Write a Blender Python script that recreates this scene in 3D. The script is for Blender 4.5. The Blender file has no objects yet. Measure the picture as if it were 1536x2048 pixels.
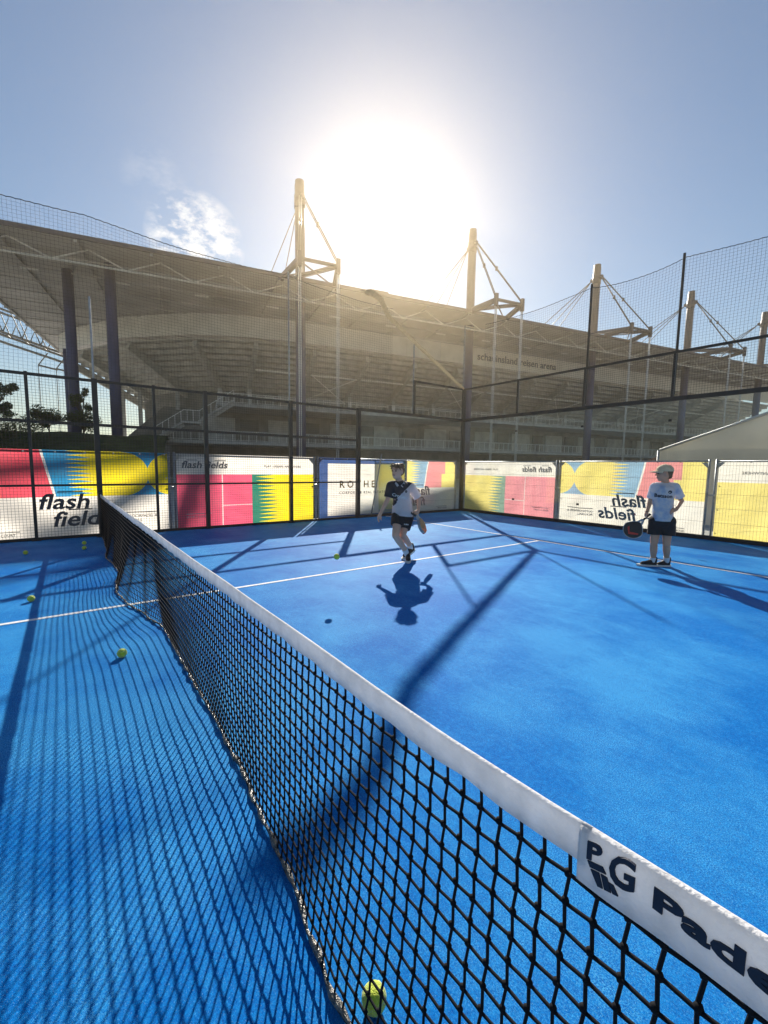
import bpy, bmesh, math, random
from mathutils import Vector, Matrix, Quaternion
from mathutils.bvhtree import BVHTree
random.seed(7)
R = math.radians
scene = bpy.context.scene
COL = scene.collection

# ------------------------------------------------------------------ camera
cam_d = bpy.data.cameras.new('camera'); cam = bpy.data.objects.new('camera', cam_d); COL.objects.link(cam)
cam_d.sensor_fit = 'HORIZONTAL'; cam_d.sensor_width = 36.0
cam_d.lens = 865.34 / 1536 * 36.0
cam_d.clip_start = 0.05; cam_d.clip_end = 2000
CR = Vector((0.6036081, 0.7971611, 0.0138348)); CU = Vector((-0.0900834, 0.0509490, 0.9946302)); CF = Vector((-0.7921756, 0.6016131, -0.1025642))
CP = Vector((4.91535, -0.67449, 1.41175))
cam.matrix_world = Matrix(((CR.x, CU.x, -CF.x, CP.x), (CR.y, CU.y, -CF.y, CP.y), (CR.z, CU.z, -CF.z, CP.z), (0, 0, 0, 1)))
scene.camera = cam

# ------------------------------------------------------------------ sun, sky, exposure
SUN = Vector((-5.73, 4.24, 4.03)).normalized()
el = math.asin(SUN.z); az = math.atan2(SUN.x, SUN.y)       # azimuth clockwise from +Y
sd = bpy.data.lights.new('sun', 'SUN'); so = bpy.data.objects.new('sun', sd); COL.objects.link(so)
sd.energy = 4.6; sd.angle = R(0.55); sd.color = (1.0, 0.93, 0.82)
so.rotation_mode = 'QUATERNION'; so.rotation_quaternion = SUN.to_track_quat('Z', 'Y'); so.location = SUN * 120

world = bpy.data.worlds.new('World'); scene.world = world; world.use_nodes = True
wn = world.node_tree; wn.nodes.clear()

class X:
    """tiny expression builder over shader math nodes"""
    def __init__(s, nt, sock): s.nt, s.s = nt, sock
    def op(s, o, b=None, c=None):
        n = s.nt.nodes.new('ShaderNodeMath'); n.operation = o
        for i, v in enumerate((s, b, c)):
            if v is None: continue
            if isinstance(v, X): s.nt.links.new(v.s, n.inputs[i])
            else: n.inputs[i].default_value = v
        return X(s.nt, n.outputs[0])
    def __add__(s, b): return s.op('ADD', b)
    def __sub__(s, b): return s.op('SUBTRACT', b)
    def __mul__(s, b): return s.op('MULTIPLY', b)
    def gt(s, b): return s.op('GREATER_THAN', b)
    def lt(s, b): return s.op('LESS_THAN', b)
    def pw(s, b): return s.op('POWER', b)
    def mx(s, b): return s.op('MAXIMUM', b)
    def clamp(s):
        r = s.op('ADD', 0.0); r.s.node.use_clamp = True; return r

def wnode(t): return wn.nodes.new(t)
tc = wnode('ShaderNodeTexCoord')
sky = wnode('ShaderNodeTexSky'); sky.sky_type = 'NISHITA'; sky.sun_disc = False
sky.sun_elevation = el; sky.sun_rotation = az; sky.air_density = 1.25; sky.dust_density = 0.05; sky.ozone_density = 3.4; sky.altitude = 30
bg1 = wnode('ShaderNodeBackground'); bg1.inputs[1].default_value = 0.05
# thin wisps of cloud in the sky itself
mp = wnode('ShaderNodeMapping'); mp.inputs['Scale'].default_value = (9.0, 9.0, 17.0); mp.inputs['Location'].default_value = (0.35, 0.22, 0.1)
wn.links.new(tc.outputs['Generated'], mp.inputs[0])
nz = wnode('ShaderNodeTexNoise'); nz.inputs['Scale'].default_value = 2.1; nz.inputs['Detail'].default_value = 9; nz.inputs['Roughness'].default_value = 0.62
wn.links.new(mp.outputs[0], nz.inputs['Vector'])
cr = wnode('ShaderNodeValToRGB'); cr.color_ramp.elements[0].position = 0.44; cr.color_ramp.elements[1].position = 0.66
cr.color_ramp.elements[0].color = (0, 0, 0, 1); cr.color_ramp.elements[1].color = (1, 1, 1, 1)
wn.links.new(nz.outputs['Fac'], cr.inputs[0])
cm = wnode('ShaderNodeMixRGB'); cm.inputs[2].default_value = (15.0, 14.0, 12.4, 1)
def cloud_bank(d, inner, outer):      # a drift of small fair-weather cloud in one part of the sky
    v = wnode('ShaderNodeVectorMath'); v.operation = 'DOT_PRODUCT'; v.inputs[1].default_value = Vector(d).normalized()
    nn = wnode('ShaderNodeVectorMath'); nn.operation = 'NORMALIZE'; wn.links.new(tc.outputs['Generated'], nn.inputs[0]); wn.links.new(nn.outputs[0], v.inputs[0])
    return ((X(wn, v.outputs['Value']) - outer) * (1.0 / (inner - outer))).clamp()
lowm = (cloud_bank((-0.884, 0.228, 0.404), 0.9994, 0.9962) + cloud_bank((-0.700, 0.60, 0.375), 0.9998, 0.9985) * 0.6 + cloud_bank((-0.864, 0.16, 0.478), 0.9999, 0.9985) * 0.12).clamp()
cs = X(wn, cr.outputs[0]) * lowm * 0.8
wn.links.new(cs.s, cm.inputs[0]); wn.links.new(sky.outputs[0], cm.inputs[1])
wn.links.new(cm.outputs[0], bg1.inputs[0])
# solar aureole: forward-scattered light round the sun
vm = wnode('ShaderNodeVectorMath'); vm.operation = 'DOT_PRODUCT'; vm.inputs[1].default_value = SUN
nrm = wnode('ShaderNodeVectorMath'); nrm.operation = 'NORMALIZE'
wn.links.new(tc.outputs['Generated'], nrm.inputs[0]); wn.links.new(nrm.outputs[0], vm.inputs[0])
th = X(wn, vm.outputs['Value']).op('MINIMUM', 0.999999).op('ARCCOSINE')
def ex(x, k): return X(wn, (x * (-1.0 / k)).s).op('EXPONENT')
glow = ex(th, 0.016) * 6.0 + ex(th, 0.06) * 0.08
bg2 = wnode('ShaderNodeBackground'); bg2.inputs[0].default_value = (1.0, 0.93, 0.80, 1); wn.links.new(glow.s, bg2.inputs[1])
ad = wnode('ShaderNodeAddShader'); wn.links.new(bg1.outputs[0], ad.inputs[0]); wn.links.new(bg2.outputs[0], ad.inputs[1])
wo = wnode('ShaderNodeOutputWorld'); wn.links.new(ad.outputs[0], wo.inputs[0])

vs = scene.view_settings
vs.view_transform = 'Standard'; vs.look = 'None'; vs.gamma = 1.0; vs.use_curve_mapping = False
vs.exposure = 1.04
cy = scene.cycles
cy.use_denoising = True; cy.max_bounces = 8; cy.transparent_max_bounces = 24; cy.volume_bounces = 0
cy.sample_clamp_indirect = 6.0; cy.caustics_reflective = False; cy.caustics_refractive = False

# ------------------------------------------------------------------ helpers
def tag(o, label=None, cat=None, group=None, kind=None):
    if label: o['label'] = label
    if cat: o['category'] = cat
    if group: o['group'] = group
    if kind: o['kind'] = kind
    return o
def empty(name, loc=(0, 0, 0), rz=0.0):
    o = bpy.data.objects.new(name, None); COL.objects.link(o); o.location = loc; o.rotation_euler = (0, 0, rz); o.empty_display_size = 0.1
    return o
def link(name, me, parent=None, mat=None):
    o = bpy.data.objects.new(name, me); COL.objects.link(o)
    if mat is not None and not me.materials: me.materials.append(mat)
    if parent is not None: o.parent = parent
    return o
def frame_of(d):
    d = d.normalized(); a = Vector((0, 0, 1)) if abs(d.z) < 0.95 else Vector((1, 0, 0))
    s = d.cross(a).normalized(); return d, s, s.cross(d)

class MB:
    def __init__(s): s.v = []; s.f = []
    def quadbox(s, P):       # 8 corner points, bottom 4 then top 4
        b = len(s.v); s.v += [tuple(p) for p in P]
        s.f += [tuple(b + i for i in q) for q in ((0, 3, 2, 1), (4, 5, 6, 7), (0, 1, 5, 4), (1, 2, 6, 5), (2, 3, 7, 6), (3, 0, 4, 7))]
        return s
    def box(s, a, b):
        x0, y0, z0 = a; x1, y1, z1 = b
        return s.quadbox([(x0, y0, z0), (x1, y0, z0), (x1, y1, z0), (x0, y1, z0), (x0, y0, z1), (x1, y0, z1), (x1, y1, z1), (x0, y1, z1)])
    def beam(s, p, q, w, h=None):
        p, q = Vector(p), Vector(q); h = h or w; d, a, u = frame_of(q - p); a = a * w / 2; u = u * h / 2
        return s.quadbox([p - a - u, p + a - u, q + a - u, q - a - u, p - a + u, p + a + u, q + a + u, q - a + u])
    def tube(s, pts, r, n=6, caps=True):
        pts = [Vector(p) for p in pts]; rs = r if isinstance(r, (list, tuple)) else [r] * len(pts); b = len(s.v)
        for i, p in enumerate(pts):
            d = (pts[min(i + 1, len(pts) - 1)] - pts[max(i - 1, 0)])
            d, a, u = frame_of(d)
            for k in range(n):
                t = 2 * math.pi * k / n; s.v.append(tuple(p + (a * math.cos(t) + u * math.sin(t)) * rs[i]))
        for i in range(len(pts) - 1):
            for k in range(n):
                k2 = (k + 1) % n; s.f.append((b + i * n + k, b + i * n + k2, b + (i + 1) * n + k2, b + (i + 1) * n + k))
        if caps:
            s.f.append(tuple(b + k for k in range(n))[::-1]); e = b + (len(pts) - 1) * n; s.f.append(tuple(e + k for k in range(n)))
        return s
    def prism(s, poly, fn, t0, t1):    # poly 2D, fn(u,v,n)->3D
        n = len(poly); b = len(s.v)
        s.v += [tuple(fn(u, v, t0)) for u, v in poly] + [tuple(fn(u, v, t1)) for u, v in poly]
        s.f.append(tuple(b + i for i in range(n))[::-1]); s.f.append(tuple(b + n + i for i in range(n)))
        for i in range(n):
            j = (i + 1) % n; s.f.append((b + i, b + j, b + n + j, b + n + i))
        return s
    def sphere(s, c, r, nu=10, nv=7):
        rx, ry, rz = r if isinstance(r, (tuple, list)) else (r, r, r); b = len(s.v)
        s.v.append((c[0], c[1], c[2] - rz))
        for j in range(1, nv):
            a = -math.pi / 2 + math.pi * j / nv
            for i in range(nu):
                t = 2 * math.pi * i / nu; s.v.append((c[0] + rx * math.cos(a) * math.cos(t), c[1] + ry * math.cos(a) * math.sin(t), c[2] + rz * math.sin(a)))
        s.v.append((c[0], c[1], c[2] + rz)); e = len(s.v) - 1
        for i in range(nu):
            s.f.append((b, b + 1 + (i + 1) % nu, b + 1 + i)); s.f.append((e, b + 1 + (nv - 2) * nu + i, b + 1 + (nv - 2) * nu + (i + 1) % nu))
        for j in range(nv - 2):
            for i in range(nu):
                o = b + 1 + j * nu; i2 = (i + 1) % nu; s.f.append((o + i, o + i2, o + nu + i2, o + nu + i))
        return s
    def mesh(s, name, smooth=False):
        me = bpy.data.meshes.new(name); me.from_pydata(s.v, [], s.f); me.update()
        if smooth: me.polygons.foreach_set('use_smooth', [True] * len(me.polygons))
        return me
    def build(s, name, mat, parent=None, smooth=False):
        return link(name, s.mesh(name, smooth), parent, mat)

# ------------------------------------------------------------------ materials
M = {}
def mat(name, col, rough=0.6, metal=0.0, var=0.12, scale=6.0, bump=0.0, bscale=40.0, spec=0.4, translucent=0.0, coord='Object', detail=4, sheen=0.0):
    m = bpy.data.materials.new(name); m.use_nodes = True; nt = m.node_tree; P = nt.nodes['Principled BSDF']
    P.inputs['Roughness'].default_value = rough; P.inputs['Metallic'].default_value = metal; P.inputs['Specular IOR Level'].default_value = spec
    if sheen: P.inputs['Sheen Weight'].default_value = sheen
    t = nt.nodes.new('ShaderNodeTexCoord'); n = nt.nodes.new('ShaderNodeTexNoise'); n.inputs['Scale'].default_value = scale; n.inputs['Detail'].default_value = detail
    nt.links.new(t.outputs[coord], n.inputs['Vector'])
    rp = nt.nodes.new('ShaderNodeValToRGB'); rp.color_ramp.elements[0].position = 0.3; rp.color_ramp.elements[1].position = 0.7
    rp.color_ramp.elements[0].color = tuple(max(0, c * (1 - var)) for c in col) + (1,); rp.color_ramp.elements[1].color = tuple(min(1, c * (1 + var)) for c in col) + (1,)
    nt.links.new(n.outputs['Fac'], rp.inputs[0]); nt.links.new(rp.outputs[0], P.inputs['Base Color'])
    if bump:
        b = nt.nodes.new('ShaderNodeTexNoise'); b.inputs['Scale'].default_value = bscale; b.inputs['Detail'].default_value = 3
        nt.links.new(t.outputs[coord], b.inputs['Vector']); bp = nt.nodes.new('ShaderNodeBump'); bp.inputs['Strength'].default_value = bump; bp.inputs['Distance'].default_value = 0.02
        nt.links.new(b.outputs['Fac'], bp.inputs['Height']); nt.links.new(bp.outputs[0], P.inputs['Normal'])
    if translucent:
        tr = nt.nodes.new('ShaderNodeBsdfTranslucent'); nt.links.new(rp.outputs[0], tr.inputs[0]); mx = nt.nodes.new('ShaderNodeMixShader'); mx.inputs[0].default_value = translucent
        nt.links.new(P.outputs[0], mx.inputs[1]); nt.links.new(tr.outputs[0], mx.inputs[2]); nt.links.new(mx.outputs[0], nt.nodes['Material Output'].inputs[0])
    M[name] = m; return m

mat('black_steel', (0.018, 0.019, 0.021), 0.45, 0.0, 0.25, 8, 0.1, 60)
mat('mesh_wire', (0.09, 0.09, 0.092), 0.3, 0.6, 0.2, 10, spec=0.7)
mat('galvanised', (0.30, 0.31, 0.33), 0.42, 0.8, 0.2, 14, 0.1, 50)
mat('clamp_metal', (0.5, 0.5, 0.5), 0.3, 0.9, 0.15, 20)
mat('net_cord', (0.007, 0.008, 0.011), 0.85, 0, 0.3, 40, spec=0.15)
mat('ball_net', (0.04, 0.048, 0.06), 0.7, 0, 0.2, 30)
mat('net_roll_glare', (0.46, 0.42, 0.34), 0.9, 0, 0.15, 20, 0.6, 60, translucent=0.85)  # dark netting given a pale colour to imitate sun glare washing over it
mat('tape_white', (0.78, 0.78, 0.79), 0.75, 0, 0.10, 22, 0.35, 160, translucent=0.45)
mat('navy_print', (0.012, 0.017, 0.035), 0.7, 0, 0.2, 60)
mat('hem_glint_film', (0.085, 0.08, 0.07), 0.25, 0, 0.95, 45, 0.8, 70, spec=0.9)  # strong light and dark spots in the colour stand in for glints
mat('line_white', (0.80, 0.80, 0.80), 0.8, 0, 0.14, 30, 0.4, 300)
mat('asphalt', (0.42, 0.405, 0.37), 0.9, 0, 0.25, 3, 0.4, 60)
mat('kerb_dark', (0.05, 0.055, 0.06), 0.8, 0, 0.3, 4, 0.3, 60)
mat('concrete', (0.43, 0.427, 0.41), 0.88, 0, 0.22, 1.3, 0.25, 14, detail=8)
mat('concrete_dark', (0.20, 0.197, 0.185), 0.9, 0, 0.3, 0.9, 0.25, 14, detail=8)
mat('roof_deck', (0.40, 0.40, 0.405), 0.75, 0, 0.22, 0.22, 0.2, 4, detail=10)
mat('roof_steel', (0.62, 0.62, 0.60), 0.6, 0, 0.15, 1.5)
mat('cladding', (0.70, 0.695, 0.67), 0.6, 0.1, 0.10, 0.6, 0.15, 6)
mat('sign_board', (0.76, 0.74, 0.68), 0.6, 0, 0.07, 0.6)
mat('sign_ink', (0.10, 0.12, 0.16), 0.6, 0, 0.1, 2)
mat('mast_blue', (0.05, 0.058, 0.135), 0.5, 0, 0.2, 0.7, 0.1, 8)
mat('mast_grey', (0.05, 0.048, 0.068), 0.55, 0.0, 0.15, 0.8)
mat('cable', (0.12, 0.125, 0.13), 0.45, 0.5, 0.1, 2)
mat('white_steel', (0.80, 0.80, 0.77), 0.5, 0, 0.1, 2)
mat('window_dark', (0.03, 0.032, 0.035), 0.25, 0, 0.2, 1)
mat('panel_white', (0.66, 0.67, 0.66), 0.5, 0, 0.06, 2)
mat('grass', (0.035, 0.060, 0.018), 0.95, 0, 0.5, 1.4, 0.8, 12, detail=9)
mat('leaf', (0.050, 0.085, 0.025), 0.6, 0, 0.45, 1.2, translucent=0.35)
mat('bark', (0.07, 0.055, 0.04), 0.9, 0, 0.3, 8, 0.5, 30)
mat('tent_fabric', (0.86, 0.82, 0.74), 0.7, 0, 0.14, 0.8, 0.25, 3, translucent=0.5, detail=9)
mat('tent_pole', (0.45, 0.45, 0.46), 0.4, 0.6, 0.1, 4)
mat('brick_red', (0.32, 0.15, 0.10), 0.9, 0, 0.2, 5)
mat('felt', (0.62, 0.74, 0.03), 0.95, 0, 0.16, 60, 0.7, 260, sheen=0.6)
mat('seam_white', (0.62, 0.66, 0.45), 0.9, 0, 0.1, 60)
mat('skin', (0.62, 0.36, 0.25), 0.55, 0, 0.10, 9, 0.1, 90)
mat('skin_tan', (0.55, 0.29, 0.185), 0.55, 0, 0.10, 9, 0.1, 90)
mat('hair_brown', (0.15, 0.088, 0.045), 0.6, 0, 0.45, 55, 0.7, 120)
mat('shirt_white', (0.84, 0.84, 0.87), 0.8, 0, 0.05, 10, 0.8, 13, translucent=0.62)
mat('shirt_black', (0.026, 0.024, 0.030), 0.8, 0, 0.3, 10, 0.8, 13)
mat('shorts_black', (0.014, 0.014, 0.017), 0.8, 0, 0.3, 10, 0.8, 12)
mat('shoe_black', (0.012, 0.012, 0.014), 0.6, 0, 0.4, 30, 0.3, 60)
mat('sole_white', (0.62, 0.60, 0.57), 0.7, 0, 0.1, 30)
mat('sock_white', (0.68, 0.67, 0.68), 0.9, 0, 0.08, 40, 0.4, 200)
mat('cap_beige', (0.62, 0.50, 0.33), 0.85, 0, 0.10, 30, 0.4, 220)
mat('cap_under', (0.04, 0.04, 0.045), 0.85, 0, 0.2, 30)
mat('racket_black', (0.014, 0.014, 0.016), 0.3, 0, 0.3, 20)
mat('racket_red', (0.55, 0.03, 0.02), 0.35, 0, 0.15, 20)
mat('racket_grey', (0.28, 0.29, 0.31), 0.35, 0.3, 0.15, 20)
mat('eye_dark', (0.02, 0.015, 0.012), 0.2, 0, 0.1, 20)
mat('lip', (0.30, 0.12, 0.10), 0.5, 0, 0.1, 20)
mat('bracelet', (0.10, 0.015, 0.015), 0.6, 0, 0.1, 20)
mat('print_white', (0.72, 0.72, 0.72), 0.6, 0, 0.05, 20)
mat('print_grey', (0.10, 0.105, 0.12), 0.7, 0, 0.1, 20)
mat('print_faded', (0.20, 0.205, 0.215), 0.8, 0, 0.2, 6)
mat('print_orange', (0.60, 0.27, 0.03), 0.7, 0, 0.1, 20)

def glass_material():
    m = bpy.data.materials.new('glass_pane'); m.use_nodes = True; nt = m.node_tree; nt.nodes.clear()
    out = nt.nodes.new('ShaderNodeOutputMaterial'); tr = nt.nodes.new('ShaderNodeBsdfTransparent'); tr.inputs[0].default_value = (0.945, 0.965, 0.955, 1)
    gl = nt.nodes.new('ShaderNodeBsdfGlossy'); gl.inputs['Roughness'].default_value = 0.03
    # faint smears on the pane
    tcn = nt.nodes.new('ShaderNodeTexCoord'); no = nt.nodes.new('ShaderNodeTexNoise'); no.inputs['Scale'].default_value = 2.2; no.inputs['Detail'].default_value = 6; nt.links.new(tcn.outputs['Object'], no.inputs['Vector'])
    df = nt.nodes.new('ShaderNodeBsdfDiffuse'); df.inputs[0].default_value = (0.6, 0.6, 0.58, 1)
    lw = nt.nodes.new('ShaderNodeLayerWeight'); lw.inputs[0].default_value = 0.5; fr = (X(nt, lw.outputs['Facing']).pw(4.0) * 0.45 + 0.03)
    mx = nt.nodes.new('ShaderNodeMixShader'); nt.links.new(fr.s, mx.inputs[0]); nt.links.new(tr.outputs[0], mx.inputs[1]); nt.links.new(gl.outputs[0], mx.inputs[2])
    sm = X(nt, no.outputs['Fac']) * 0.05
    m2 = nt.nodes.new('ShaderNodeMixShader'); nt.links.new(sm.s, m2.inputs[0]); nt.links.new(mx.outputs[0], m2.inputs[1]); nt.links.new(df.outputs[0], m2.inputs[2])
    nt.links.new(m2.outputs[0], out.inputs[0]); M['glass'] = m
glass_material()

def carpet_material():
    m = bpy.data.materials.new('court_carpet'); m.use_nodes = True; nt = m.node_tree; P = nt.nodes['Principled BSDF']
    t = nt.nodes.new('ShaderNodeTexCoord')
    def noise(scale, detail, rough=0.5):
        n = nt.nodes.new('ShaderNodeTexNoise'); n.inputs['Scale'].default_value = scale; n.inputs['Detail'].default_value = detail; n.inputs['Roughness'].default_value = rough
        nt.links.new(t.outputs['Object'], n.inputs['Vector']); return n.outputs['Fac']
    def ramp(s, a, b, ca=(0, 0, 0, 1), cb=(1, 1, 1, 1)):
        r = nt.nodes.new('ShaderNodeValToRGB'); r.color_ramp.elements[0].position = a; r.color_ramp.elements[1].position = b
        r.color_ramp.elements[0].color = ca; r.color_ramp.elements[1].color = cb; nt.links.new(s, r.inputs[0]); return r.outputs[0]
    def mix(f, a, b):
        x = nt.nodes.new('ShaderNodeMixRGB')
        if isinstance(f, float): x.inputs[0].default_value = f
        else: nt.links.new(f, x.inputs[0])
        for i, c in ((1, a), (2, b)):
            if isinstance(c, tuple): x.inputs[i].default_value = c
            else: nt.links.new(c, x.inputs[i])
        return x.outputs[0]
    pile = ramp(noise(150, 4, 0.75), 0.32, 0.68, (0.0, 0.050, 0.26, 1), (0.0, 0.185, 0.60, 1))
    sand_patch = ramp(noise(0.62, 9, 0.68), 0.42, 0.60)
    sand_grain = ramp(noise(200, 4, 0.8), 0.46, 0.60)
    sg = X(nt, sand_patch) * 0.85 + 0.03
    sg = sg * X(nt, sand_grain)
    mpc = nt.nodes.new('ShaderNodeMapping'); mpc.inputs['Scale'].default_value = (0.9, 3.4, 1); mpc.inputs['Rotation'].default_value = (0, 0, 0.5); nt.links.new(t.outputs['Object'], mpc.inputs[0])
    drift = nt.nodes.new('ShaderNodeTexNoise'); drift.inputs['Scale'].default_value = 1.7; drift.inputs['Detail'].default_value = 9; drift.inputs['Roughness'].default_value = 0.7; drift.inputs['Distortion'].default_value = 0.8; nt.links.new(mpc.outputs[0], drift.inputs['Vector'])
    sg = sg + X(nt, ramp(drift.outputs['Fac'], 0.50, 0.72)) * 0.32 * X(nt, sand_grain)
    colr = mix(sg.clamp().s, pile, (0.12, 0.54, 0.88, 1))
    worn = X(nt, ramp(noise(2.6, 6), 0.4, 0.75)) * 0.16
    clump = X(nt, ramp(noise(38, 6, 0.85), 0.47, 0.66)) * 0.42
    colr = mix(clump.s, colr, (0.02, 0.34, 0.78, 1))
    dark = X(nt, ramp(noise(27, 6, 0.85), 0.50, 0.70)) * 0.45
    colr = mix(dark.s, colr, (0.0, 0.075, 0.34, 1))
    colr = mix(worn.s, colr, (0.01, 0.22, 0.55, 1))
    glint_specks = X(nt, ramp(noise(240, 2, 0.9), 0.62, 0.70)) * 0.65  # pale sand specks, the grains' glint painted into the colour
    colr = mix(glint_specks.s, colr, (0.34, 0.66, 0.92, 1))
    nt.links.new(colr, P.inputs['Base Color'])
    P.inputs['Roughness'].default_value = 0.60; P.inputs['Specular IOR Level'].default_value = 0.02
    
    b = nt.nodes.new('ShaderNodeBump'); b.inputs['Strength'].default_value = 0.55; b.inputs['Distance'].default_value = 0.004
    nt.links.new(noise(480, 2, 0.7), b.inputs['Height']); nt.links.new(b.outputs[0], P.inputs['Normal'])
    M['carpet'] = m
carpet_material()

# ------------------------------------------------------------------ text
_tc = {}
def text_mesh(body, size, shear=0.0, bold=0.0, spacing=1.0, align='LEFT'):
    key = (body, size, shear, bold, spacing, align)
    if key in _tc: return _tc[key]
    c = bpy.data.curves.new('t', 'FONT'); c.body = body; c.size = size; c.shear = shear; c.offset = bold; c.space_character = spacing; c.align_x = align; c.resolution_u = 3
    o = bpy.data.objects.new('t', c); COL.objects.link(o)
    dg = bpy.context.evaluated_depsgraph_get(); me = bpy.data.meshes.new_from_object(o.evaluated_get(dg))
    vv = [tuple(v.co[:2]) for v in me.vertices]; ff = [tuple(p.vertices) for p in me.polygons]
    COL.objects.unlink(o); bpy.data.objects.remove(o); bpy.data.curves.remove(c); bpy.data.meshes.remove(me)
    _tc[key] = (vv, ff); return vv, ff
class PG:
    """printed marks: every word, rule and dot becomes a part of its own"""
    def __init__(s): s.items = []
    def prism(s, poly, fn, t0, t1, name='rule'): b = MB(); b.prism(poly, fn, t0, t1); s.items.append((name, b))
    def build(s, m, parent):
        for nm, b in s.items: b.build(nm, m, parent)
def lettering(mb, body, size, u, v, fn, t0, t1, **k):
    if isinstance(mb, PG): x = MB(); _lettering(x, body, size, u, v, fn, t0, t1, **k); mb.items.append(('lettering', x))
    else: _lettering(mb, body, size, u, v, fn, t0, t1, **k)
def _lettering(mb, body, size, u, v, fn, t0, t1, xs=1.0, **k):
    """solid letters: front and back faces at n=t1 / n=t0 joined round the outline"""
    vv, ff = text_mesh(body, size, **k); n = len(vv); b = len(mb.v)
    mb.v += [tuple(fn(u + x * xs, v + y, t1)) for x, y in vv] + [tuple(fn(u + x * xs, v + y, t0)) for x, y in vv]
    ec = {}
    for f in ff:
        mb.f.append(tuple(b + i for i in f)); mb.f.append(tuple(b + n + i for i in f)[::-1])
        for i in range(len(f)):
            e = (f[i], f[(i + 1) % len(f)]); ec[e] = 1
    for (a, c) in ec:
        if (c, a) not in ec: mb.f.append((b + c, b + a, b + n + a, b + n + c))
    return mb

# ================================================================== SETTING
W, D, GZ = 5.083, 10.156, -0.30
g = MB(); g.box((-260, -200, GZ - 0.5), (200, 260, GZ)); tag(g.build('ground', M['asphalt']), 'grey paved ground around the court and under the stadium', 'ground', kind='structure')
g = MB(); g.box((-W - 0.06, -D, GZ + 0.004), (W + 0.6, D + 0.06, 0.0)); tag(g.build('court_floor', M['carpet']), 'bright blue artificial turf court floor dusted with sand', 'court', kind='structure')
g = MB(); g.box((-W + 0.05, 6.925, 0.0005), (W, 6.975, 0.004)); tag(g.build('service_line', M['line_white']), 'white service line parallel to the net', 'line', kind='structure')
g = MB(); g.box((-0.025, -6.95, 0.0005), (0.025, 6.9245, 0.004)); tag(g.build('centre_line', M['line_white']), 'white centre line running under the net', 'line', kind='structure')
g = MB(); g.box((-W + 0.05, -6.975, 0.0005), (W, -6.9505, 0.004)); tag(g.build('far_service_line', M['line_white']), 'white service line on the side left of the net', 'line', kind='structure')

# ================================================================== PADEL NET
TOPZ = [(-5.2, 0.821), (1.5, 0.875), (2.94, 0.884), (3.715, 0.888), (4.12, 0.892), (4.37, 0.897), (4.584, 0.907), (4.724, 0.917), (4.84, 0.925), (5.3, 0.935)]
def net_top(x):
    for (a, za), (b, zb) in zip(TOPZ, TOPZ[1:]):
        if x <= b: return za + (zb - za) * (x - a) / (b - a) + 0.002 * math.sin(2.3 * x) + 0.0012 * math.sin(7.1 * x) - 0.006
    return 0.93
def net_y(x): return -0.01 * (x + 5)          # the net hangs a little askew
BOT = [(-5.0, -0.02), (-4.5, -0.01), (-3.5, -0.06), (-2.6, -0.13), (-2.1, -0.08), (-1.42, -0.08), (-0.95, -0.17), (-0.5, -0.20), (-0.04, -0.16), (0.5, -0.07), (0.96, -0.005), (1.73, -0.015), (2.42, -0.03), (3.0, -0.06), (3.44, -0.09), (3.7, -0.10), (3.91, -0.13), (4.09, -0.15), (5.0, -0.10)]
def net_bot(x):
    for (a, ya), (b, yb) in zip(BOT, BOT[1:]):
        if x <= b:
            t = (x - a) / (b - a); t = t * t * (3 - 2 * t); return ya + (yb - ya) * t
    return BOT[-1][1]
def net_pt(x, t):            # t 0 at the tape .. 1 at the ground
    z = (net_top(x) - 0.04) * (1 - t) + 0.012 * t
    y = net_y(x) + (net_bot(x) - net_y(x)) * t ** 1.6 + 0.006 * math.sin(3 * x + 5 * t) * t
    return Vector((x - 0.03 * t, y, max(z, 0.008)))
net = tag(empty('padel_net', (-5, 0, 0)), 'black padel net with white top tape stretched across the blue court', 'net')
INV = Matrix.Translation((5, 0, 0))
def nl(v): return INV @ Vector(v)
cords = MB(); NX, NZ = 234, 18; dx = 9.92 / NX
for i in range(NX + 1):
    x = -4.96 + dx * i; pts = []
    for j in range(NZ + 1):
        q = net_pt(x, j / NZ); k = 0.0022 if j % 2 else -0.0022; pts.append(nl(q + Vector((k, 0.002, 0))))
    cords.tube(pts, 0.0032 if i % 2 else 0.0030, 5, False)
for j in range(1, NZ + 1):
    pts = []
    for i in range(NX + 1):
        q = net_pt(-4.96 + dx * i, j / NZ); pts.append(nl(q + Vector((0, -0.002, 0.0018 if (i + j) % 2 else -0.0018))))
    cords.tube(pts, 0.0032, 5, False)
for i in range(0, NX + 1):
    if -4.96 + dx * i < 2.2: continue
    for j in range(1, NZ + 1):
        q = nl(net_pt(-4.96 + dx * i, j / NZ)); cords.sphere(q, (0.0066, 0.0062, 0.0070), 6, 4)
tag(cords.build('netting', M['net_cord'], net, True), kind='stuff')
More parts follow.
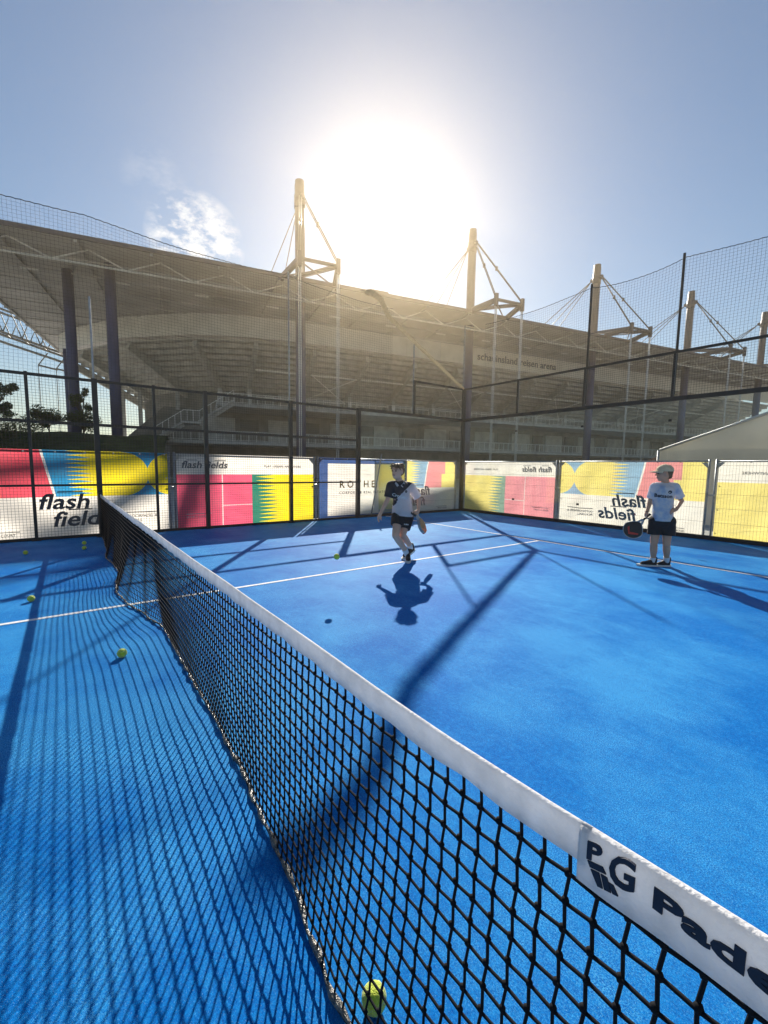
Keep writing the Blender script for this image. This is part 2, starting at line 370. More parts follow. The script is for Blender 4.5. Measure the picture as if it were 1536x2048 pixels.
def band(x0, x1, n, depth, th, name, m, wav=0.0, ph=0.0):
    b = MB(); prof = []
    K = [(-1, 1), (-1, .55), (-1, .18), (-.62, 0.03), (0, 0), (.62, 0.03), (1, .18), (1, .55), (1, 1)]
    for i in range(n + 1):
        x = x0 + (x1 - x0) * i / n; zt = net_top(x) + 0.006
        for (a, c) in K:
            wob = wav * (math.sin(21 * x + ph + 3 * c) * 0.5 + math.sin(53 * x + 2 * ph) * 0.35 + math.sin(9 * x) * 0.5) * c
            b.v.append(tuple(nl((x, net_y(x) + a * th + wob, zt - c * (depth + wav * 1.2 * math.sin(31 * x + ph))))))
    m_ = len(K)
    for i in range(n):
        for k in range(m_ - 1): b.f.append((i * m_ + k, (i + 1) * m_ + k, (i + 1) * m_ + k + 1, i * m_ + k + 1))
    b.f.append(tuple(range(m_))); b.f.append(tuple(n * m_ + k for k in range(m_))[::-1])
    for i in range(n): b.f.append((i * m_, i * m_ + m_ - 1, (i + 1) * m_ + m_ - 1, (i + 1) * m_))
    return b.build(name, m, net, True)
band(-4.98, 4.65, 420, 0.058, 0.0065, 'top_tape', M['tape_white'], 0.0022)
lab = band(4.636, 5.0, 90, 0.083, 0.0092, 'label_band', M['tape_white'], 0.0012, 1.0)
lab['label'] = 'wide white label band with dark blue lettering'
def lab_fn(u, v, n): return nl((u, net_y(u) - 0.0102 - n, v))
def emb_fn(u, v, n): return lab_fn(u, v + (u - 4.665) * 0.30, n)
L = PG()
# emblem: P and G over a notched cup shape
lettering(L, 'P', 0.036, 4.648, 0.8755, emb_fn, -0.002, 0.0012, bold=0.0012, xs=1.15)
lettering(L, 'G', 0.060, 4.679, 0.8560, emb_fn, -0.002, 0.0012, bold=0.0014, xs=0.80)
for poly in ([(4.651, 0.8725), (4.672, 0.8725), (4.677, 0.864), (4.655, 0.864)], [(4.656, 0.8615), (4.668, 0.8615), (4.674, 0.841), (4.667, 0.841)], [(4.670, 0.8615), (4.6785, 0.860), (4.685, 0.841), (4.676, 0.841)], [(4.6805, 0.8545), (4.687, 0.8535), (4.694, 0.841), (4.687, 0.841)]):
    L.prism(poly, emb_fn, -0.002, 0.0012, 'emblem_bar')
lettering(L, 'Padel', 0.038, 4.732, 0.8715, lab_fn, -0.002, 0.0012, bold=0.0013, xs=1.72)
L.build(M['navy_print'], lab)
hem = MB(); pts = []
for i in range(260):
    x = -4.9 + 9.8 * i / 259; q = net_pt(x, 1.0); pts.append(nl((q.x, q.y + 0.003 * math.sin(40 * x), 0.013 + 0.004 * math.sin(17 * x))))
hem.tube(pts, [0.009 + 0.004 * math.sin(i * 1.7) for i in range(260)], 6); hem.build('bottom_hem', M['hem_glint_film'], net, True)
for sx in (-1, 1):
    b = MB(); yy = net_y(sx * 4.99); b.box(tuple(nl((sx * 4.99 - 0.035, yy - 0.035, 0.0))), tuple(nl((sx * 4.99 + 0.035, yy + 0.035, 0.86 if sx < 0 else .95)))); b.box(tuple(nl((sx * 4.99 - 0.06, yy - 0.09, 0.0))), tuple(nl((sx * 4.99 + 0.055, yy + 0.09, 0.012))))
    b.build('net_post', M['black_steel'], net)

# ================================================================== COURT ENCLOSURE
def wire_mesh(fn, u0, u1, v0, v1, pitch=0.05, r=0.0022):
    b = MB(); n = int(round((u1 - u0) / pitch)); k = int(round((v1 - v0) / pitch))
    for i in range(1, n):
        u = u0 + (u1 - u0) * i / n; b.tube([fn(u, v0, 0), fn(u, v1, 0)], r, 4, False)
    for j in range(1, k):
        v = v0 + (v1 - v0) * j / k; b.tube([fn(u0, v, r * 1.6), fn(u1, v, r * 1.6)], r, 4, False)
    return b
side = tag(empty('court_side_fence', (-W, 0, 0)), 'black steel mesh fence with glass end panels along the far side of the court', 'fence')
sf = lambda u, v, n: Vector((n, u, v))
TH = {-10: .08, -8: .05, -6: .08, -4: .08, -2: .08, -1: .05, 0: .09, 1: .05, 2: .08, 4: .08, 6: .10, 8: .05}
for y, w in TH.items():
    h = 3.0 if abs(y) < 8 else 4.0
    z0 = 0.0 if abs(y) < 8 else 3.0
    if y == -10: z0 = 0
    b = MB(); b.box((-w / 2, y - w / 2, z0), (w / 2, y + w / 2, h))
    if abs(y) < 8: b.box((-0.07, y - 0.07, 0.0), (0.07, y + 0.07, 0.012))
    b.build('post', M['black_steel'], side)
Y = [-6, -4, -2, -1, 0, 1, 2, 4, 6]
for a, c in zip(Y, Y[1:]):
    wa, wc = TH[a] / 2, TH[c] / 2
    for z, t in ((0.03, .05), (1.0, .04), (2.14, .055), (2.96, .05)):
        if a in (-1, 0) and z == 0.03: pass
        b = MB(); b.box((-0.02, a + wa, z - t / 2), (0.022, c - wc, z + t / 2)); b.build('rail', M['black_steel'], side)
    tag(wire_mesh(lambda u, v, n: Vector((0.03 + n, u, v)), a + wa, c - wc, 0.05, 2.94).build('wire_mesh', M['mesh_wire'], side), kind='stuff')
for a, c in ((6, 8), (8, 10.1), (-8, -6), (-10, -8)):
    b = MB(); b.box((-0.006, a + (.055 if a == 6 else .004), 0.07), (0.006, c - .004, 2.94)); b.build('glass_panel', M['glass'], side)
    b = MB(); b.box((-0.03, a + (.05 if a in (6, ) else 0), 0.0), (0.03, c, 0.07)); b.build('base_channel', M['black_steel'], side)
    b = MB(); b.box((-0.03, a + (.05 if a == 6 else 0), 2.94), (0.03, c, 3.02)); b.build('rail', M['black_steel'], side)
for a, c in ((8, 10.1), (-10, -8)):
    b = MB(); b.box((-0.025, a + .03, 3.95), (0.025, c, 4.0)); b.build('rail', M['black_steel'], side)
    tag(wire_mesh(lambda u, v, n: Vector((0.03 + n, u, v)), a + .03, c - .04, 3.03, 3.94).build('wire_mesh', M['mesh_wire'], side), kind='stuff')
# tiny bolts on the posts
back = tag(empty('court_back_wall', (0, D, 0)), 'glass back wall of the court with dark mesh strip above it', 'wall')
bx = [-W, -3, -1, 1, 3, 5]
b = MB(); b.box((-W - .05, -.05, 0), (-W + .05, .05, 4.0)); b.build('corner_post', M['black_steel'], back)
for a, c in zip(bx, bx[1:]):
    o = .055 if a == -W else .004
    b = MB(); b.box((a + o, -.006, .085), (c - .004, .006, 2.94)); b.build('glass_panel', M['glass'], back)
    o = .05 if a == -W else 0
    b = MB(); b.box((a + o, -.045, 0), (c, .045, .085)); b.build('base_channel', M['black_steel'], back)
    b = MB(); b.box((a + o, -.03, 2.94), (c, .03, 3.03)); b.build('rail', M['black_steel'], back)
    b = MB(); b.box((a + o, -.025, 3.95), (c, .025, 4.0)); b.build('rail', M['black_steel'], back)
    tag(wire_mesh(lambda u, v, n: Vector((u, -0.03 - n, v)), a + o, c, 3.03, 3.95).build('wire_mesh', M['mesh_wire'], back), kind='stuff')
    if c < 5:
        b = MB(); b.box((c - .025, -.024, 3.03), (c + .025, .024, 3.95)); b.build('post', M['black_steel'], back)
    # clips holding the panes
    for z in (0.5, 2.5):
        b = MB(); b.box((c - .03, -.016, z), (c + .03, .016, z + .05)); b.build('glass_clip', M['black_steel'], back)

# tall ball-stop netting on poles above the enclosure
bn = tag(empty('ball_stop_netting', (-W, D, 0)), 'tall dark ball-stop netting hung on thin poles above the court walls', 'netting')
def bl(v): return Vector(v) - Vector((-W, D, 0))
for (x, y, z0) in [(-W, 0, 3.0), (-W, 4, 3.0), (-W, 8, 4.0), (-W, D, 4.0), (-1, D, 4.0), (1, D, 4.0), (5, D, 4.0)]:
    xo = -0.06 if x == -W else 0; yo = 0.06 if x != -W else 0
    r = 0.018 if (x == -W and y == D) else 0.019 if x == -W else 0.028
    b = MB(); b.tube([bl((x + xo, y + yo, z0 - 0.9)), bl((x + xo, y + yo, 4.5 if (x == -W and y == 0) else 5.05 if (x == -W and y == 8) else 6.02))], r, 8); b.build('pole', M['galvanised' if x == -W else 'black_steel'], bn)
def netsheet(fn, u0, u1, zb, zt, p):
    b = MB(); n = int((u1 - u0) / p); k = int((zt(u0) - zb) / p)
    def P(i, j):
        u = u0 + (u1 - u0) * i / n; t = j / k; z = zb + (zt(u) - zb) * t
        st = 0.010 * ((i + j) % 2 - 0.5)
        return fn(u + 0.02 * math.sin(2.1 * z + u), z + st, 0.07 * math.sin(u * 1.1) * math.sin(3.1 * t) + 0.02 * math.sin(4 * u + 3 * z))
    for i in range(n + 1): b.tube([P(i, j) for j in range(k + 1)], 0.0019, 3, False)
    for j in range(k + 1): b.tube([P(i, j) for i in range(n + 1)], 0.0019 if j < k else 0.009, 3, False)
    return b
def sagz(posts, amp):
    def f(u):
        for a, c in zip(posts, posts[1:]):
            if a <= u <= c: t = (u - a) / (c - a); return 5.95 - amp * 4 * t * (1 - t)
        return 5.95
    return f
tag(netsheet(lambda u, z, n: bl((-W - 0.10 + n * .5, u, z)), -4, 7.2, 3.0, sagz([-4, 0, 4, 8], 0.10), 0.062).build('net_sheet', M['ball_net'], bn), kind='stuff')
tag(netsheet(lambda u, z, n: bl((u, D + 0.10 + n * .5, z)), -4.4, 5, 4.0, sagz([-5, -1, 1, 5], 0.12), 0.062).build('net_sheet', M['ball_net'], bn), kind='stuff')
# gathered hem of the netting falling from the pole tops to the corner
bp = [(-W, 10.1, 4.0), (-W, 9.3, 4.41), (-W, 8.5, 4.82), (-W, 7.7, 5.23), (-W, 6.98, 5.62), (-W, 6.72, 5.98), (-W, 6.45, 6.09), (-W, 6.1, 6.06)]
b = MB(); pp = []; rr = []
for i in range(113):
    t = i / 16; k = min(int(t), 6); f_ = t - k; q = Vector(bp[k]).lerp(Vector(bp[k + 1]), f_)
    pp.append(bl(q + Vector((0.003 * math.sin(i * .6), 0, 0.003 * math.sin(i * .45))))); rr.append((0.046 + 0.022 * min(1, i / 80) + 0.016 * max(0, min(1, (i - 70) / 20))) * (1 + 0.06 * math.sin(i * 1.3) + 0.04 * math.sin(i * 3.1)) * (1 if i < 104 else max(.12, (113 - i) / 9)))
b.tube(pp, rr, 10).build('gathered_net', M['net_roll_glare'], bn, True)['label'] = 'thick gathered roll of netting sloping down to the corner post'

# ================================================================== FENCE PANELS WITH BANNERS
def uv_banner_mesh(name, fn, bw, bh):
    me = bpy.data.meshes.new(name); nu, nv = 44, 20; vs_ = []; fs = []
    for j in range(nv + 1):
        for i in range(nu + 1): vs_.append(tuple(fn(bw * i / nu, bh * j / nv, 0)))
    for j in range(nv):
        for i in range(nu): a = j * (nu + 1) + i; fs.append((a, a + 1, a + nu + 2, a + nu + 1))
    me.from_pydata(vs_, [], fs); uvl = me.uv_layers.new(name='UVMap')
    for lp in me.loops:
        i, j = lp.vertex_index % (nu + 1), lp.vertex_index // (nu + 1); uvl.data[lp.index].uv = (bw * i / nu, bh * j / nv)
    me.polygons.foreach_set('use_smooth', [True] * len(me.polygons)); return me

C_WHITE = (0.84, 0.79, 0.72); C_PINK = (0.80, 0.11, 0.20); C_BLUE = (0.03, 0.27, 0.52); C_YEL = (0.86, 0.68, 0.025); C_GREEN = (0.03, 0.22, 0.15); C_NAVY = (0.045, 0.10, 0.28); C_RED = (0.76, 0.09, 0.13)
def banner_material(name, layers, trans=0.8, pale=0.0):
    """layers: f(u,v)-> [(mask, colour), ...] painted in order"""
    m = bpy.data.materials.new(name); m.use_nodes = True; nt = m.node_tree; P = nt.nodes['Principled BSDF']
    uvn = nt.nodes.new('ShaderNodeUVMap'); uvn.uv_map = 'UVMap'; sp = nt.nodes.new('ShaderNodeSeparateXYZ'); nt.links.new(uvn.outputs[0], sp.inputs[0])
    u, v = X(nt, sp.outputs[0]), X(nt, sp.outputs[1]); cur = None
    for mk, c in layers(u, v):
        c = tuple(a * (1 - pale) + b_ * pale for a, b_ in zip(c, (0.78, 0.75, 0.68)))
        if mk is None:
            n = nt.nodes.new('ShaderNodeRGB'); n.outputs[0].default_value = c + (1,); cur = n.outputs[0]; continue
        x = nt.nodes.new('ShaderNodeMixRGB'); nt.links.new(mk.s, x.inputs[0]); nt.links.new(cur, x.inputs[1]); x.inputs[2].default_value = c + (1,); cur = x.outputs[0]
    # weathering and weave
    t = nt.nodes.new('ShaderNodeTexCoord'); n = nt.nodes.new('ShaderNodeTexNoise'); n.inputs['Scale'].default_value = 2.3; n.inputs['Detail'].default_value = 7; nt.links.new(t.outputs['UV'], n.inputs['Vector'])
    dirt = (X(nt, n.outputs['Fac']) - 0.42) * 0.35; dirt = dirt.clamp()
    x = nt.nodes.new('ShaderNodeMixRGB'); nt.links.new(dirt.s, x.inputs[0]); nt.links.new(cur, x.inputs[1]); x.inputs[2].default_value = (0.34, 0.30, 0.25, 1); cur = x.outputs[0]
    nt.links.new(cur, P.inputs['Base Color']); P.inputs['Roughness'].default_value = 0.6
    b = nt.nodes.new('ShaderNodeBump'); b.inputs['Strength'].default_value = 0.75; b.inputs['Distance'].default_value = 0.03
    w = nt.nodes.new('ShaderNodeTexNoise'); w.inputs['Scale'].default_value = 4; w.inputs['Detail'].default_value = 6; w.inputs['Distortion'].default_value = 0.6; mpn = nt.nodes.new('ShaderNodeMapping'); mpn.inputs['Scale'].default_value = (0.5, 1.6, 1); nt.links.new(t.outputs['UV'], mpn.inputs[0]); nt.links.new(mpn.outputs[0], w.inputs['Vector'])
    nt.links.new(w.outputs['Fac'], b.inputs['Height']); nt.links.new(b.outputs[0], P.inputs['Normal'])
    tr = nt.nodes.new('ShaderNodeBsdfTranslucent'); nt.links.new(cur, tr.inputs[0]); nt.links.new(b.outputs[0], tr.inputs['Normal']); mx = nt.nodes.new('ShaderNodeMixShader'); mx.inputs[0].default_value = trans
    nt.links.new(P.outputs[0], mx.inputs[1]); nt.links.new(tr.outputs[0], mx.inputs[2]); nt.links.new(mx.outputs[0], nt.nodes['Material Output'].inputs[0])
    return m
def between(x, a, b): return x.gt(a) * x.lt(b)
def AND(a, b): return a * b
def spikes(u, v, u0, L_, n): return u.gt((v * n).op('PINGPONG', 0.5) * (2 * L_) + ((v * 3.1).op('SINE') * 0.05 + u0))
def design_a(u, v):
    top = v.gt(0.90)
    e = (u - 2.52) * (u - 2.52) * 4.4 + (v - 1.335) * (v - 1.335) * 4.9
    blob = AND(u.lt(2.52) + e.lt(0.95), u.gt(1.2)).clamp()
    e2 = (u - 3.42) * (u - 3.42) * 4.4 + (v - 1.335) * (v - 1.335) * 4.9
    edge = u + v * 0.20
    return [(None, C_WHITE), (top, C_BLUE), (top * spikes(u, v, 1.62, 0.42, 13) * blob, C_YEL), (top * e2.lt(0.95), C_YEL), (top * edge.lt(1.60), (0.8, 0.78, 0.74)), (top * edge.lt(1.56), C_RED),
            (top * (u + v.gt(1.35) * 0.16).lt(0.62), C_YEL), (v.lt(0.14), C_GREEN)]
def design_b(u, v):
    low = v.lt(1.33)
    return [(None, C_WHITE), (low, C_PINK), (low * u.gt(1.68), C_GREEN), (low * spikes(u, v, 1.80, 0.5, 11), C_YEL), (low * between(u, 0.96, 0.985), (0.8, 0.6, 0.6)), (low * between(u, 0.96, 1.68) * between(v, 0.60, 0.62), (0.8, 0.6, 0.6)), (v.lt(0.14), C_NAVY)]
def design_c(u, v):
    inner = between(u, 0.26, 2.95) * between(v, 0.20, 1.63)
    return [(None, C_NAVY), (inner, C_WHITE), (inner * u.gt(1.98), (0.62, 0.62, 0.36)), (inner * u.gt(1.98) * v.lt(0.30), (0.35, 0.42, 0.45))]
BMAT = {'a': banner_material('banner_court_print', design_a), 'b': banner_material('banner_play_print', design_b), 'c': banner_material('banner_sponsor_print', design_c), 'ar': banner_material('banner_court_print_reverse', design_a, 0.85, 0.30), 'br': banner_material('banner_play_print_reverse', design_b, 0.85, 0.30)}
BANW, BANH = 3.36, 1.78
def flash_lines(L, x, y, s, fn, one=False):
    k = dict(shear=0.22, bold=s * 0.02, xs=1.12)
    if one:
        lettering(L, 'flash fields', s, x, y, fn, -.003, .003, **k)
        L.prism([(x + s * .52, y + s * .80), (x + s * 1.55, y + s * .80), (x + s * 1.57, y + s * .86), (x + s * .53, y + s * .86)], fn, -.003, .003)
        L.prism([(x + s * 3.3, y + s * .80), (x + s * 4.5, y + s * .80), (x + s * 4.52, y + s * .86), (x + s * 3.31, y + s * .86)], fn, -.003, .003)
    else:
        lettering(L, 'flash', s, x, y + s * .84, fn, -.003, .003, **k); lettering(L, 'fields', s, x + s * .5, y, fn, -.003, .003, **k)
        L.prism([(x + s * .75, y + s * 1.60), (x + s * 1.75, y + s * 1.60), (x + s * 1.77, y + s * 1.66), (x + s * .77, y + s * 1.66)], fn, -.003, .003)
        L.prism([(x + s * 1.15, y + s * .755), (x + s * 2.1, y + s * .755), (x + s * 2.12, y + s * .81), (x + s * 1.17, y + s * .81)], fn, -.003, .003)
def fence_panel(origin, U, N, design, width, label, seed, wires=True, lean=0.0, frame_mat='galvanised', banner_off=0.0):
    """origin: ground point of the u=0 end; U along the panel as read, N towards the reader"""
    U = Vector(U); N = Vector(N); V = Vector((0, 0, 1)); o = empty('fence_panel', origin); tag(o, label, 'fence panel', 'site fence panels with printed banners')
    rnd = random.Random(seed); ph = [rnd.uniform(0, 6) for _ in range(6)]
    def fr(u, v, n): return U * u + V * v + N * n
    H = 1.98; fm = M[frame_mat]
    for u in (0.03, width - 0.03):
        b = MB(); b.tube([fr(u, 0.02, 0), fr(u, H, 0)], 0.021, 10); b.build('upright', fm, o, True)
    for v in (0.16, H - 0.045):
        b = MB(); b.tube([fr(0.05, v, 0), fr(width - 0.05, v, 0)], 0.018, 8); b.build('frame_rail', fm, o, True)
    for u, s in ((0.045, 1), (width - 0.045, -1)):
        b = MB(); b.prism([(u, H - .07), (u + s * .13, H - .07), (u, H - .2)] if s > 0 else [(u, H - .07), (u, H - .2), (u + s * .13, H - .07)], fr, -.006, .006); b.build('corner_gusset', fm, o)
    b = MB(); b.box((-.1, -.1, 0), (.1, .1, .12)) if False else b.quadbox([fr(-.08, 0, -.3), fr(.14, 0, -.3), fr(.14, 0, .12), fr(-.08, 0, .12), fr(-.05, .12, -.27), fr(.11, .12, -.27), fr(.11, .12, .09), fr(-.05, .12, .09)]); b.build('concrete_foot', M['concrete'], o)
    b = MB(); b.tube([fr(width - .07, 1.22, -.03), fr(width + .07, 1.22, -.03)], .02, 8); b.build('clamp', M['clamp_metal'], o, True)
    if wires:
        w = MB(); wn_ = -0.024
        k = int(width / 0.052)
        for i in range(1, k): w.tube([fr(width * i / k, 0.17, wn_), fr(width * i / k, H - .05, wn_)], 0.0016, 4, False)
        for j in range(6): w.tube([fr(0.05, 0.35 + 0.3 * j, wn_ - .004), fr(width - .05, 0.35 + 0.3 * j, wn_ - .004)], 0.0022, 4, False)
        tag(w.build('wire_infill', M['mesh_wire'], o), kind='stuff')
    bw = width - 0.13
    def fn(u, v, n):
        k_ = min(1, u / .3, (bw - u) / .3, v / .25, (BANH - v) / .25); k_ = max(0, k_)
        return fr(u + 0.065, v + 0.17, 0.026 + banner_off + n + k_ * (0.014 * math.sin(3.1 * u + ph[0]) * math.sin(2.2 * v + ph[1]) + 0.006 * math.sin(9 * u + 4 * v + ph[2])))
    bo = link('banner', uv_banner_mesh('banner', fn, bw, BANH), o, BMAT[design]); rev = design.endswith('r'); design = design[0]
    D_ = PG(); Wt = PG(); Og = PG()
    if design == 'a':
        flash_lines(D_, 1.13, 0.34, 0.40, fn)
        D_.prism([(2.42, .54), (3.12, .54), (3.12, .555), (2.42, .555)], fn, -.003, .003)
        lettering(D_, 'OUTDOORPADEL &', 0.078, 2.42, 0.44, fn, -.003, .003); lettering(D_, 'PICKLEBALL', 0.078, 2.42, 0.36, fn, -.003, .003)
        lettering(D_, 'BOOK A COURT', 0.06, 0.34, 0.20, fn, -.003, .003); D_.prism([(.34, .27), (.86, .27), (.86, .283), (.34, .283)], fn, -.003, .003)
        lettering(Wt, 'FLASHFIELDS.DE', 0.05, 2.35, 0.06, fn, -.003, .003)
        icons = [(2.98, .08), (3.08, .08), (3.18, .08)]
    elif design == 'b':
        flash_lines(D_, 0.10, 1.47, 0.215, fn, True)
        lettering(D_, 'PLAY. URBAN. ANYWHERE', 0.082, 1.98, 1.50, fn, -.003, .003)
        lettering(Wt, 'BOOK A COURT', 0.062, 0.18, 0.36, fn, -.003, .003); Wt.prism([(.18, .44), (.72, .44), (.72, .455), (.18, .455)], fn, -.003, .003)
        lettering(Wt, 'FLASHFIELDS.DE', 0.05, 0.15, 0.055, fn, -.003, .003)
        icons = [(2.75, .08), (2.86, .08), (2.97, .08)]
    else:
        lettering(Og, 'ROTHE', 0.27, 0.62, 0.97, fn, -.003, .003, spacing=1.62, bold=.003)
        lettering(D_, 'CORPORATE REAL ESTATE', 0.10, 0.62, 0.79, fn, -.003, .003, spacing=1.4, bold=.001)
        lettering(Wt, 'FLASHFIELDS.DE', 0.05, 0.30, 0.10, fn, -.003, .003); icons = []
    for (cx, cy_) in icons: Wt.prism([(cx + .035 * math.cos(t * math.pi / 5), cy_ + .035 * math.sin(t * math.pi / 5)) for t in range(10)], fn, -.003, .003, 'icon_dot')
    D_.build(M['print_faded' if rev else 'print_grey'], bo); Wt.build(M['print_white'], bo); Og.build(M['print_orange'], bo)
    ey = MB()
    for i in range(8): q = fn(0.05 + (bw - .1) * i / 7, BANH - .03, .004); ey.tube([q, q + N * .004 + V * .0001], .014, 8)
    for i in range(3): q = fn(bw - .03, 0.25 + .5 * i, .004); ey.tube([q, q + N * .004 + V * .0001], .014, 8)
    tag(ey.build('eyelets', M['clamp_metal'], bo), kind='stuff')
    return o
sx = -W - 0.27; by = D + 0.25
fence_panel((sx, -2.16, GZ - .02 + .02), (0, 1, 0), (1, 0, 0), 'a', 3.48, 'banner fence panel with red, blue and yellow blocks above bold wording, behind the net post', 1, wires=False)
fence_panel((sx, 1.36, GZ), (0, 1, 0), (1, 0, 0), 'b', 3.46, 'banner fence panel with pink, green and yellow spikes behind the side mesh', 2, wires=False)
fence_panel((sx, 4.86, GZ), (0, 1, 0), (1, 0, 0), 'c', 3.14, 'navy-bordered white banner fence panel with orange wording, behind the running boy', 3, wires=True)
fence_panel((sx - 0.12, 10.32, GZ), (0, -1, 0), (-1, 0, 0), 'ar', 3.48, 'mirrored banner fence panel just left of the court corner post', 4)
fence_panel((-1.77, by, GZ), (-1, 0, 0), (0, 1, 0), 'br', 3.46, 'mirrored pink and yellow banner fence panel just right of the court corner post', 5)
fence_panel((1.75, by, GZ), (-1, 0, 0), (0, 1, 0), 'ar', 3.48, 'mirrored banner fence panel with blue, pink and yellow blocks behind the boy in the cap', 6)
fence_panel((5.30, by, GZ), (-1, 0, 0), (0, 1, 0), 'br', 3.48, 'mirrored white and yellow banner fence panel at the right edge', 7)
# loose pole leaning against the fence
b = MB(); b.tube([(sx + 0.10, 6.52, GZ), (sx + 0.05, 6.97, 1.80)], 0.02, 8)
tag(b.build('leaning_pole', M['galvanised'], None, True), 'thin grey pole leaning against the orange-lettered banner panel', 'pole')

# ================================================================== STADIUM  (local x = along facade, y = inwards, z up)
TH_ = R(76.7); SO = Vector((-37.8, 20.5, 0))
def smat(s, w, z): return Vector((s, -w, z))
stad = tag(empty('stadium', (SO.x, SO.y, GZ), TH_), 'large concrete stadium stand with flat roof, blue masts and cable stays', 'stadium')
ZO = -GZ     # local z offset so that z below is measured from the court floor
def S(s, w, z): return Vector((s, -w, z + ZO))
ROOF_S0, ROOF_S1 = -29.5, 112.0
b = MB(); b.quadbox([S(ROOF_S0, 4, 18.8), S(ROOF_S1, 4, 18.8), S(ROOF_S1, -42, 18.8), S(ROOF_S0, -42, 18.8), S(ROOF_S0, 4, 19.03), S(ROOF_S1, 4, 19.03), S(ROOF_S1, -42, 19.03), S(ROOF_S0, -42, 19.03)])
roof = b.build('roof', M['roof_deck'], stad)
b = MB(); b.beam(S(ROOF_S0, 4.08, 18.93), S(ROOF_S1, 4.08, 18.93), 0.14, 0.34); b.build('edge_trim', M['mast_grey'], roof)
for i in range(27):
    s = ROOF_S0 + 0.4 + 5.25 * i
    b = MB(); b.beam(S(s, 3.9, 18.68), S(s, -42, 18.68), 0.22, 0.22); b.build('roof_rib', M['roof_deck'], roof)
b = MB(); b.box(tuple(S(6.4, 3.4, 19.04)), tuple(S(8.2, 4.0, 19.34))) if False else b.quadbox([S(6.0, 3.9, 19.04), S(8.4, 3.9, 19.04), S(8.4, 2.2, 19.04), S(6.0, 2.2, 19.04), S(6.2, 3.9, 19.35), S(8.2, 3.9, 19.35), S(8.2, 2.2, 19.35), S(6.2, 2.2, 19.35)]); b.build('roof_hatch', M['mast_grey'], roof)
for k in range(9):
    w = 0.6 - 3.4 * k; b = MB(); b.beam(S(ROOF_S0 + .2, w, 18.50), S(ROOF_S1 - .2, w, 18.50), 0.14, 0.14); b.build('purlin', M['roof_deck'], roof)
for k in range(17):
    s = -24 + 7.0 * k; b = MB(); b.beam(S(s, -2.9, 18.36), S(s + 1.3, -2.9, 18.36), 0.16, 0.12); b.build('roof_lamp', M['panel_white'], roof)
# edge truss under the roof
CH = 17.75
b = MB(); b.tube([S(ROOF_S0 + 1, 2, CH), S(100, 2, CH)], 0.085, 8); b.build('truss_chord', M['roof_steel'], stad, True)
i = 0; s = ROOF_S0 + 1
while s < 99:
    for (a, c) in ((s, s + 2.62), (s + 5.25, s + 2.63)):
        b = MB(); b.tube([S(a, 2.4, 18.75), S(c, 2, CH)], 0.065, 6); b.build('truss_web', M['roof_steel'], stad, True)
    s += 5.25
# masts
def add_mast(s):
    b = MB(); b.tube([S(s, 0, GZ), S(s, 0, 18.79)], 0.52, 20); b.build('column', M['mast_blue'], stad, True)
    b = MB(); b.tube([S(s, 0, 19.04), S(s, 0, 29.6), S(s, 0, 29.62), S(s, 0, 30.0)], [0.5, 0.5, 0.46, 0.46], 20); m = b.build('mast', M['mast_grey'], stad, True)
    b = MB()
    for k in (-1, 1): b.prism([(0.45, 27.7), (1.0, 28.0), (1.0, 28.35), (0.45, 28.5)], (lambda u, v, n, k=k: S(s + n, k * u, v)), -.12, .12)
    b.build('cable_bracket', M['mast_grey'], m)
    b = MB(); b.tube([S(s, 0, 27.4), S(s, 0, 28.6)], 0.56, 20); b.build('collar', M['mast_grey'], m, True)
    for k in (-1, 1):
        tip = (s + k * 1.75, 7.3, 19.3)
        b = MB(); b.beam(S(s, 0.4, 20.75), S(*tip), 0.28, 0.34); b.beam(S(s + k * 2.6, 3.2, 18.98), S(tip[0], tip[1] - .1, tip[2] - .05), 0.38, 0.42); b.beam(S(tip[0], tip[1], 18.6), S(tip[0], tip[1], 19.9), 0.34); b.build('outrigger', M['mast_grey'], m)
        for q in (-.09, .09):
            b = MB(); b.tube([S(tip[0] + q, 7.3, 19.2), S(tip[0] + q, 7.3, GZ)], 0.05, 6); b.build('tie_rod', M['roof_steel'], m, True)
            b = MB(); b.tube([S(s + k * .15 + q, 0.9, 28.1), S(tip[0] + q, 7.2, 19.6)], 0.055, 6); b.build('stay_cable', M['cable'], m, True)
        mid = S(s + k * .15, 0.9, 28.1).lerp(S(tip[0], 7.2, 19.6), 0.45); b = MB(); b.tube([mid - Vector((0, 0, .2)), mid + Vector((0, 0, .2))], .16, 8); b.build('cable_coupler', M['cable'], m, True)
    b = MB(); b.beam(S(s - 1.6, 7.3, 19.3), S(s + 1.6, 7.3, 19.3), 0.24); b.beam(S(s - 1.7, 7.1, 19.2), S(s + 2.5, 3.4, 19.1), 0.1); b.beam(S(s + 1.7, 7.1, 19.25), S(s - 2.5, 3.4, 19.15), 0.1); b.build('outrigger_brace', M['mast_grey'], m)
    for k in (-2.2, 0.0, 2.2):
        b = MB(); b.tube([S(s, -0.9, 28.1), S(s + k * 1.6, -17, 19.1)], 0.055, 6); b.build('stay_cable', M['cable'], m, True)
for k in range(6): add_mast(21.0 * k)
for (s, w, z1) in [(-16.9, 0.0, 18.79), (-20.6, -3.0, 18.79), (-25.0, -22.5, 15.9)]:
    b = MB(); b.tube([S(s, w, GZ), S(s, w, z1)], 0.44, 20); b.build('column', M['mast_blue'], stad, True)
